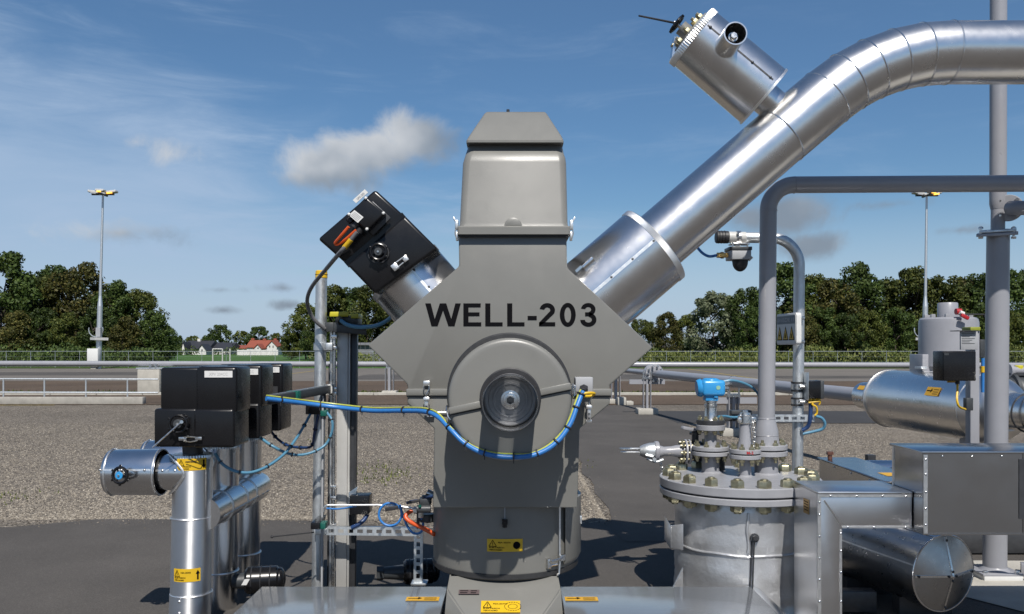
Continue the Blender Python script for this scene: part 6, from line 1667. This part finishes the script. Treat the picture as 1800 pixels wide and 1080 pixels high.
solo('blue_cable', G().tube([W(1434, 732, Yd - .12), W(1444, 735, Yd - .12), W(1450, 744, Yd - .12), W(1446, 754, Yd - .1), W(1430, 759, Yd - .08), W(1411, 763, Yd - .065)], .013, 10, 5), M['lblue'], 'pale blue cable loop right of the hooked pole', 'cable')
solo('earth_cable', G().tube([W(1431, 704, Yd - .12), W(1428, 711, Yd - .13), W(1435, 716, Yd - .13), W(1436, 726, Yd - .12), W(1432, 731, Yd - .12)], .009, 8, 5).tube([W(1421, 708, Yd - .13), W(1430, 707, Yd - .13), W(1441, 706, Yd - .13), W(1440, 712, Yd - .12)], .008, 8, 5), M['yellow'], 'yellow cable tails under the black junction box', 'cable')
st_ = thing('slotted_rail', 'slotted steel rail running from the capped nozzle to the hooked pole', 'rail', W(1380, 735, Yd))
slotted(st_, W(1318, 735.5, Yd - .09), W(1432, 735.5, Yd - .09), 12 * S(Yd), 8, .03)
part('rail_box', G().pbox(1286, 722, 1322, 733, Yd - .1, .09, .005), M['dgrey'], st_)
part('rail_clip', G().pbox(1270, 734, 1300, 741, Yd - .12, .06, .004), M['dark_steel'], st_)
solo('blue_cable', G().tube([W(1262, 733, 7.3), W(1274, 732, 7.4), W(1288, 734, 7.45), W(1302, 733, 7.5)], .011, 8, 5), M['lblue'], 'short pale blue cable behind the transmitter neck', 'cable')

# ------------------------------------------------------------------ pipe receding across the yard, with its clad pot and grey drum
def on(Y, dz=0.0): return V((4.42 + .119 * (26.5 - Y), Y, 1.255 + dz))
yp = thing('receding_pipe', 'grey pipe receding to the left behind the transmitter, with a bolted joint', 'pipe', on(20))
dn_ = (on(14) - on(26)).normalized()
part('pipe_run', G().cyl(on(25.9), on(14.2), .122, None, 32), M['pipe_grey'], yp)
part('pipe_run', G().cyl(on(36), on(27.2), .085, None, 24), M['pipe_grey'], yp)
part('reducer', G().cyl(on(26.4), on(25.9), .10, .122, 28).cyl(on(27.2), on(26.8), .085, .10, 28), M['pipe_grey'], yp)
for y in (26.52, 26.70): part('joint_flange', G().cyl(on(y + .07), on(y - .07), .29, None, 32, True, .01), M['flange'], yp)
for i in range(10):
    a = 6.2832 * i / 10; c = on(26.43) + V((math.cos(a) * .235, 0, math.sin(a) * .235)); part('stud_bolt', G().cyl(c + V((0, .5, 0)), c + V((0, -.16, 0)), .035, None, 6), M['steel'], yp)
part('saddle_strap', G().torus(on(20), dn_, .126, .012, 28, 6).pbox(1272, 673, 1298, 677, 19.8, .3), M['steel'], yp)
part('strap_bolts', G().nut(W(1278, 684, 19.6), (0, -1, 0), .04, .04).nut(W(1281, 690, 19.6), (0, -1, 0), .04, .04), M['steel'], yp)

cv = thing('clad_vessel', 'lying aluminium clad vessel under the grey drum at right', 'vessel', on(13))
part('end_sleeve', G().lathe(on(14.25), dn_, [(0, .12), (.01, .225), (.62, .235), (.63, .23)], 48), M['alu'], cv)
part('shell', G().lathe(on(13.72), dn_, [(0, .22), (.05, .33), (.13, .40), (.26, .445), (2.55, .45)], 64), M['alu'], cv)
for t_ in (.26, 2.55): part('seam_bead', G().torus(on(13.72) + dn_ * t_, dn_, .448, .010, 56, 6), M['alu_bright'], cv)
part('dome_end', G().lathe(on(13.72) + dn_ * 2.56, dn_, [(0, .45), (.16, .43), (.30, .36), (.38, .26)], 56), M['alu_sheet'], cv)
part('outlet_pipe', G().cyl(on(13.72) + dn_ * 2.75, on(7.9) + V((.35, 0, 0)), .235, None, 48), M['alu'], cv)
for t_ in (3.3, 4.2): part('seam_bead', G().torus(on(13.72) + dn_ * t_, dn_, .238, .012, 48, 6), M['dark_steel'], cv)
nc_ = (V((-.94, -.15, -.25)) - dn_ * V((-.94, -.15, -.25)).dot(dn_)).normalized()
screws(cv, [on(14.2) + dn_ * .1 * i + nc_ * .235 for i in range(1, 6)], nc_, .018)
c_ = on(11.75); fz = lambda lift: (lambda a, b_: c_ + dn_ * a + (V((-.90, -.1, .44)) - dn_ * V((-.90, -.1, .44)).dot(dn_)).normalized() * (.451 + lift) + V((.44, 0, .9)).normalized() * b_)
sticker(cv, fz, .30, .13, 'arrow', '', 'orange_vinyl', .006, False)
c2_ = on(14.0); fz2 = lambda lift: (lambda a, b_: c2_ + dn_ * a + V((-.78, -.1, .62)).normalized() * (.232 + lift) + V((.6, 0, .8)).normalized() * b_)
sticker(cv, fz2, .20, .08, 'none', '', 'orange_vinyl', .006, False)
part('manhole_box', G().box((5.98 + .30, 12.85, 1.255 + .47), (.40, .42, .46), None, .01), M['pipe_grey'], cv)
part('support', G().box(on(11.6) - V((0, 0, .83)), (.14, .16, .85)), M['pipe_grey'], cv)

Yg = 12.8; sg_ = S(Yg); gx = (1667 - CX) * sg_; gz = lambda y: H - (y - HY) * sg_
gr_ = thing('grey_drum', 'grey painted upright drum with a small turret, on top of the lying clad vessel', 'drum', (gx, Yg, gz(645)))
part('shell', G().lathe((gx, Yg, 0), (0, 0, 1), [(gz(645), .395), (gz(644), .41), (gz(568), .41), (gz(562), .40), (gz(559), .37)], 64), M['pipe_grey'], gr_)
part('skirt', G().cyl((gx - .03, Yg, gz(656)), (gx - .03, Yg, gz(645)), .30, None, 40), M['dark_steel'], gr_)
part('turret', G().lathe((gx - .01, Yg, 0), (0, 0, 1), [(gz(560), .145), (gz(534), .14), (gz(532.5), .13)], 36), M['pipe_grey'], gr_)
for i in range(9):
    a = 6.2832 * i / 9; part('lid_bolt', G().nut((gx + math.cos(a) * .30, Yg + math.sin(a) * .30, gz(559)), (0, 0, 1), .035, .05), M['flange'], gr_)
part('red_valve', G().cyl(W(1680, 548, 12.4), W(1689, 548, 12.4), .045, None, 14).box(W(1696, 557, 12.3), (.12, .05, .05), Matrix.Rotation(.5, 3, 'Y'), .01), M['red'], gr_)
part('white_tap', G().cyl(W(1687, 549, 12.35), W(1694, 552, 12.35), .03, None, 12), M['white'], gr_)
part('sample_line', G().tube([W(1690, 553, 12.5), W(1730, 553, 12.5), W(1733, 560, 12.5), W(1733, 640, 12.5)], .012, 8), M['black_rough'], gr_)
part('manifold', G().pbox(1624, 653, 1647, 687, 12.5, .25, .01), M['pipe_grey'], gr_)
part('steel_face', G().pbox(1642, 655, 1655, 684, 12.45, .05, .006).cyl(W(1650, 677, 12.4), W(1650, 677, 12.3), .05, None, 16), M['steel'], gr_)
part('base_ring', G().pbox(1619, 645, 1630, 649, 12.5, .2, .004), M['galv'], gr_)

Yq = 10.2
cp2 = thing('control_post', 'grey post with labels and a black control box, right of the grey drum', 'control post', (W(1708, 0, Yq).x, Yq, 0))
part('post', G().pbox(1706, 579, 1722, 612 + H * F / Yq, Yq, .12, .006), M['pipe_grey'], cp2)
part('cap', G().pbox(1706, 575, 1724, 581.5, Yq - .03, .2, .006), pm('olive_cap', (.30, .33, .03), .5, 0, .08, 12, .05), cp2)
lp = part('label_panel', G().pbox(1689, 583, 1719, 615, Yq - .05, .03, .004), M['boxgrey'], cp2)
f = plane_fn(W(1703, 595, Yq - .05), (1, 0, 0), (0, 0, 1), (0, -1, 0))(.002); g = G()
for i in range(7): quad(g, f, [(-.085, .055 - i * .02), (.07 - .03 * (i % 3), .055 - i * .02), (.07 - .03 * (i % 3), .061 - i * .02), (-.085, .061 - i * .02)])
part('print', g, M['dgrey'], lp)
part('roof_plate', G().pbox(1685, 581, 1720, 582.4, Yq - .1, .2), M['dark_steel'], cp2)
bb = part('control_box', G().pbox(1657, 617.5, 1716, 670, Yq - .32, .24, .012), M['black'], cp2)
part('door', G().pbox(1659, 619.5, 1714, 668, Yq - .332, .012, .004), M['black'], bb)
part('box_badge', G().pbox(1660, 621, 1668, 625, Yq - .336, .004), M['dgrey'], bb)
part('gland', G().cyl(W(1683, 670, Yq - .2), W(1683, 676, Yq - .2), .025, None, 12), M['black_rough'], bb)
part('orange_tag', G().pbox(1666, 668, 1681, 673, Yq - .1, .02), M['orange_vinyl'], cp2)
part('side_box', G().pbox(1723, 597, 1735, 629, Yq, .1, .006), M['dgrey'], cp2)
part('lower_box', G().pbox(1699, 700, 1711, 722, Yq - .08, .08, .006), M['dgrey'], cp2)
part('side_tube', G().cyl(W(1728, 630, Yq), W(1728, 690, Yq), .022, None, 10), M['blue'], cp2)
part('yellow_sleeve', G().cyl(W(1728, 644, Yq), W(1728, 655, Yq), .028, None, 10), M['yellow'], cp2)
solo('yellow_cable', G().tube([W(1683, 675, Yq - .2), W(1683, 686, Yq - .2), W(1682, 702, Yq - .25), W(1686, 715, Yq - .25), W(1697, 720, Yq - .12)], .013, 8, 5), M['yellow'], 'yellow cable drooping from the black control box over the clad vessel', 'cable')

ev = thing('edge_valve', 'dark pipe valve with a yellow cap at the right edge behind the column', 'valve', W(1785, 700, 11.5))
q = lambda a, b_, d=0: W(a, b_, 11.5 + d)
part('valve_body', G().cyl(q(1768, 688), q(1830, 688), .17, None, 28).sphere(q(1787, 690), .24, 22).cyl(q(1774, 688), q(1780, 688), .25, None, 28).cyl(q(1794, 688), q(1800, 688), .25, None, 28), M['dgrey'], ev)
part('bonnet', G().cyl(q(1790, 672), q(1790, 655), .08, None, 20).cyl(q(1790, 660), q(1790, 656), .14, None, 24), M['dark_steel'], ev)
part('yellow_cap', G().cyl(q(1791, 650), q(1791, 642.5), .055, None, 20, True, .01), M['ylid'], ev)
part('actuator_arm', G().cyl(q(1775, 652), q(1830, 652), .06, None, 18).cyl(q(1773, 652), q(1778, 652), .09, None, 18), M['pipe_grey'], ev)
part('lower_branch', G().cyl(q(1786, 700), q(1780, 716), .12, None, 20).cyl(q(1781, 713), q(1780, 718), .19, None, 24), M['black_rough'], ev)

# ------------------------------------------------------------------ loose cables round the enclosure
cpts = [W(468, 701, 6.1), W(500, 705, 6.2), W(545, 710.5, 6.35), W(600, 717, 6.4), W(655, 722.5, 6.25), W(710, 722.5, 5.95), W(747, 724, 5.72), W(770, 733, 5.58), W(793, 756, 5.48), W(815, 778, 5.44), W(842, 794, 5.43), W(872, 802, 5.42), W(903, 804, 5.42), W(935, 801, 5.42), W(962, 790, 5.43), W(985, 771, 5.45), W(1003, 744, 5.48), W(1013, 718, 5.51), W(1021, 697, 5.54), W(1025.5, 688, 5.55)]
cpath = crom(cpts, 6)
mc_ = solo('blue_cable', G().tube(cpath, .0165, 12), M['blue'], 'long bright blue cable sweeping under the round cover to the grey junction box', 'cable')
ep = crom([p + V((0, .004, .0225)) if i < 8 else p + V((-.006, .004, .020)) if i < 13 else p + V((-.016, .003, .011)) for i, p in enumerate(cpts)], 6)
part('earth_wire', G().tube(ep, .006, 8), M['earth'], mc_)
for i in (5, 14, 22, 30, 38, 47, 55, 62, 72, 80, 88, 94, 102, 109):
    d = (cpath[i + 1] - cpath[i - 1]).normalized(); c = cpath[i] + V((0, 0, .006))
    part('cable_tie', G().cyl(c - d * .004, c + d * .004, .026, None, 12).box(c + V((0, -.01, -.03)), (.006, .006, .03)), M['black_rough'], mc_)
part('yellow_ring', G().tube([W(1020, 697, 5.55), W(1028, 692, 5.54), W(1038, 691, 5.55), W(1045, 692, 5.58), W(1040, 696, 5.6), W(1028, 697, 5.58)], .009, 8, 5), M['yellow'], mc_)
solo('blue_cable', G().tube([W(598, 563, 6.93), W(610, 571, 6.9), W(630, 575.5, 6.85), W(650, 574.5, 6.8), W(664, 572, 6.75), W(680, 564, 6.7), W(694, 553, 6.6)], .016, 10, 6), M['lblue'], 'pale blue cable sagging from the yellow covered tray to the enclosure shoulder', 'cable')
def ties(o, pts, n):
    P = crom([V(p) for p in pts], 6)
    for i in range(n):
        k = int((i + .6) * (len(P) - 3) / n) + 1; d = (P[k + 1] - P[k - 1]).normalized()
        part('cable_tie', G().cyl(P[k] - d * .004, P[k] + d * .004, .0185, None, 10), M['black_rough'], o)
for pts, mt, lb_ in (
    ([W(545, 729, 6.85), W(535, 748, 6.75), W(520, 772, 6.6), W(500, 798, 6.45), W(470, 820, 6.3), W(440, 831, 6.2), W(412, 828, 6.15), (W(390, 815, 6.15)), W(378, 797, 6.15)], 'lblue', 'lowest pale blue cable sagging from the post bracket to the front black box'),
    ([W(574, 725, 6.85), W(583, 738, 6.8), W(584, 757, 6.8), W(574, 780, 6.8), W(555, 793, 6.75), W(530, 800, 6.7), W(505, 797, 6.65), W(480, 785, 6.6), W(458, 770, 6.65)], 'lblue', 'middle blue cable loop from the post bracket to the second black box'),
    ([W(560, 727, 6.9), W(553, 760, 6.95), W(548, 784, 7.0), W(528, 787, 7.1), W(505, 783, 7.2), W(488, 772, 7.3), W(476, 758, 7.35)], 'dblue', 'upper dark blue cable loop to the rearmost black box'),
): ties(solo('blue_cable', G().tube(pts, .011, 10, 6), M[mt], lb_, 'cable', 'sagging cables to the black boxes'), pts, 5)
hp = [W(700, 889, 6.72)] + [W(686 + 20 * math.cos(a), 904.5 - 20 * math.sin(a), 6.71 - .004 * k) for k, a in enumerate([.6, 1.2, 1.8, 2.4, 3.0, 3.6, 4.2, 4.8, 5.4, 6.0, 6.5])] + [W(703, 889, 6.66), W(708, 905, 6.66), W(716, 925, 6.66), W(726, 937, 6.64), W(738, 937, 6.62), W(744, 926, 6.6), W(740, 905, 6.56)]
solo('blue_hose', G().tube(hp, .0095, 10, 5), M['blue'], 'thin blue hose coiled in a loop above the slotted strut', 'hose')
solo('blue_hose', G().tube([W(574, 894, 6.8), W(592, 895, 6.78), W(610, 893, 6.76), W(626, 890, 6.74)], .007, 8, 5), M['blue'], 'thin blue hose running along under the pale instrument tube', 'hose')
solo('orange_cable', G().tube([W(724, 898, 6.6), W(716, 903, 6.58), W(713, 910, 6.56), W(722, 918, 6.54), W(738, 926, 6.5), W(752, 933, 6.46), W(764, 940, 6.42)], .017, 10, 6), M['orange'], 'bright orange cable bending past the slotted upright to the drum', 'cable')
solo('dark_cable', G().tube([W(646, 904, 6.9), W(640, 914, 6.88), W(630, 922, 6.86), W(618, 928, 6.86)], .017, 10, 5), M['dblue'], 'dark blue cable under the black box on the cable post', 'cable')
solo('dark_hose', G().tube([W(715, 885, 6.55), W(722, 882, 6.54), W(734, 880, 6.52)], .010, 8, 4).tube([W(742, 880, 6.55), W(752, 874, 6.5), W(764, 873, 6.4)], .012, 8, 4), M['dblue'], 'short dark blue hose from the valve block into the drum', 'hose')
solo('long_rod', G().cyl(W(478, 944, 6.5), W(552, 936, 6.62), .005, None, 6).sphere(W(478, 944, 6.5), .012, 8), M['black_rough'], 'thin dark rod pointing left from the strut bracket', 'rod')
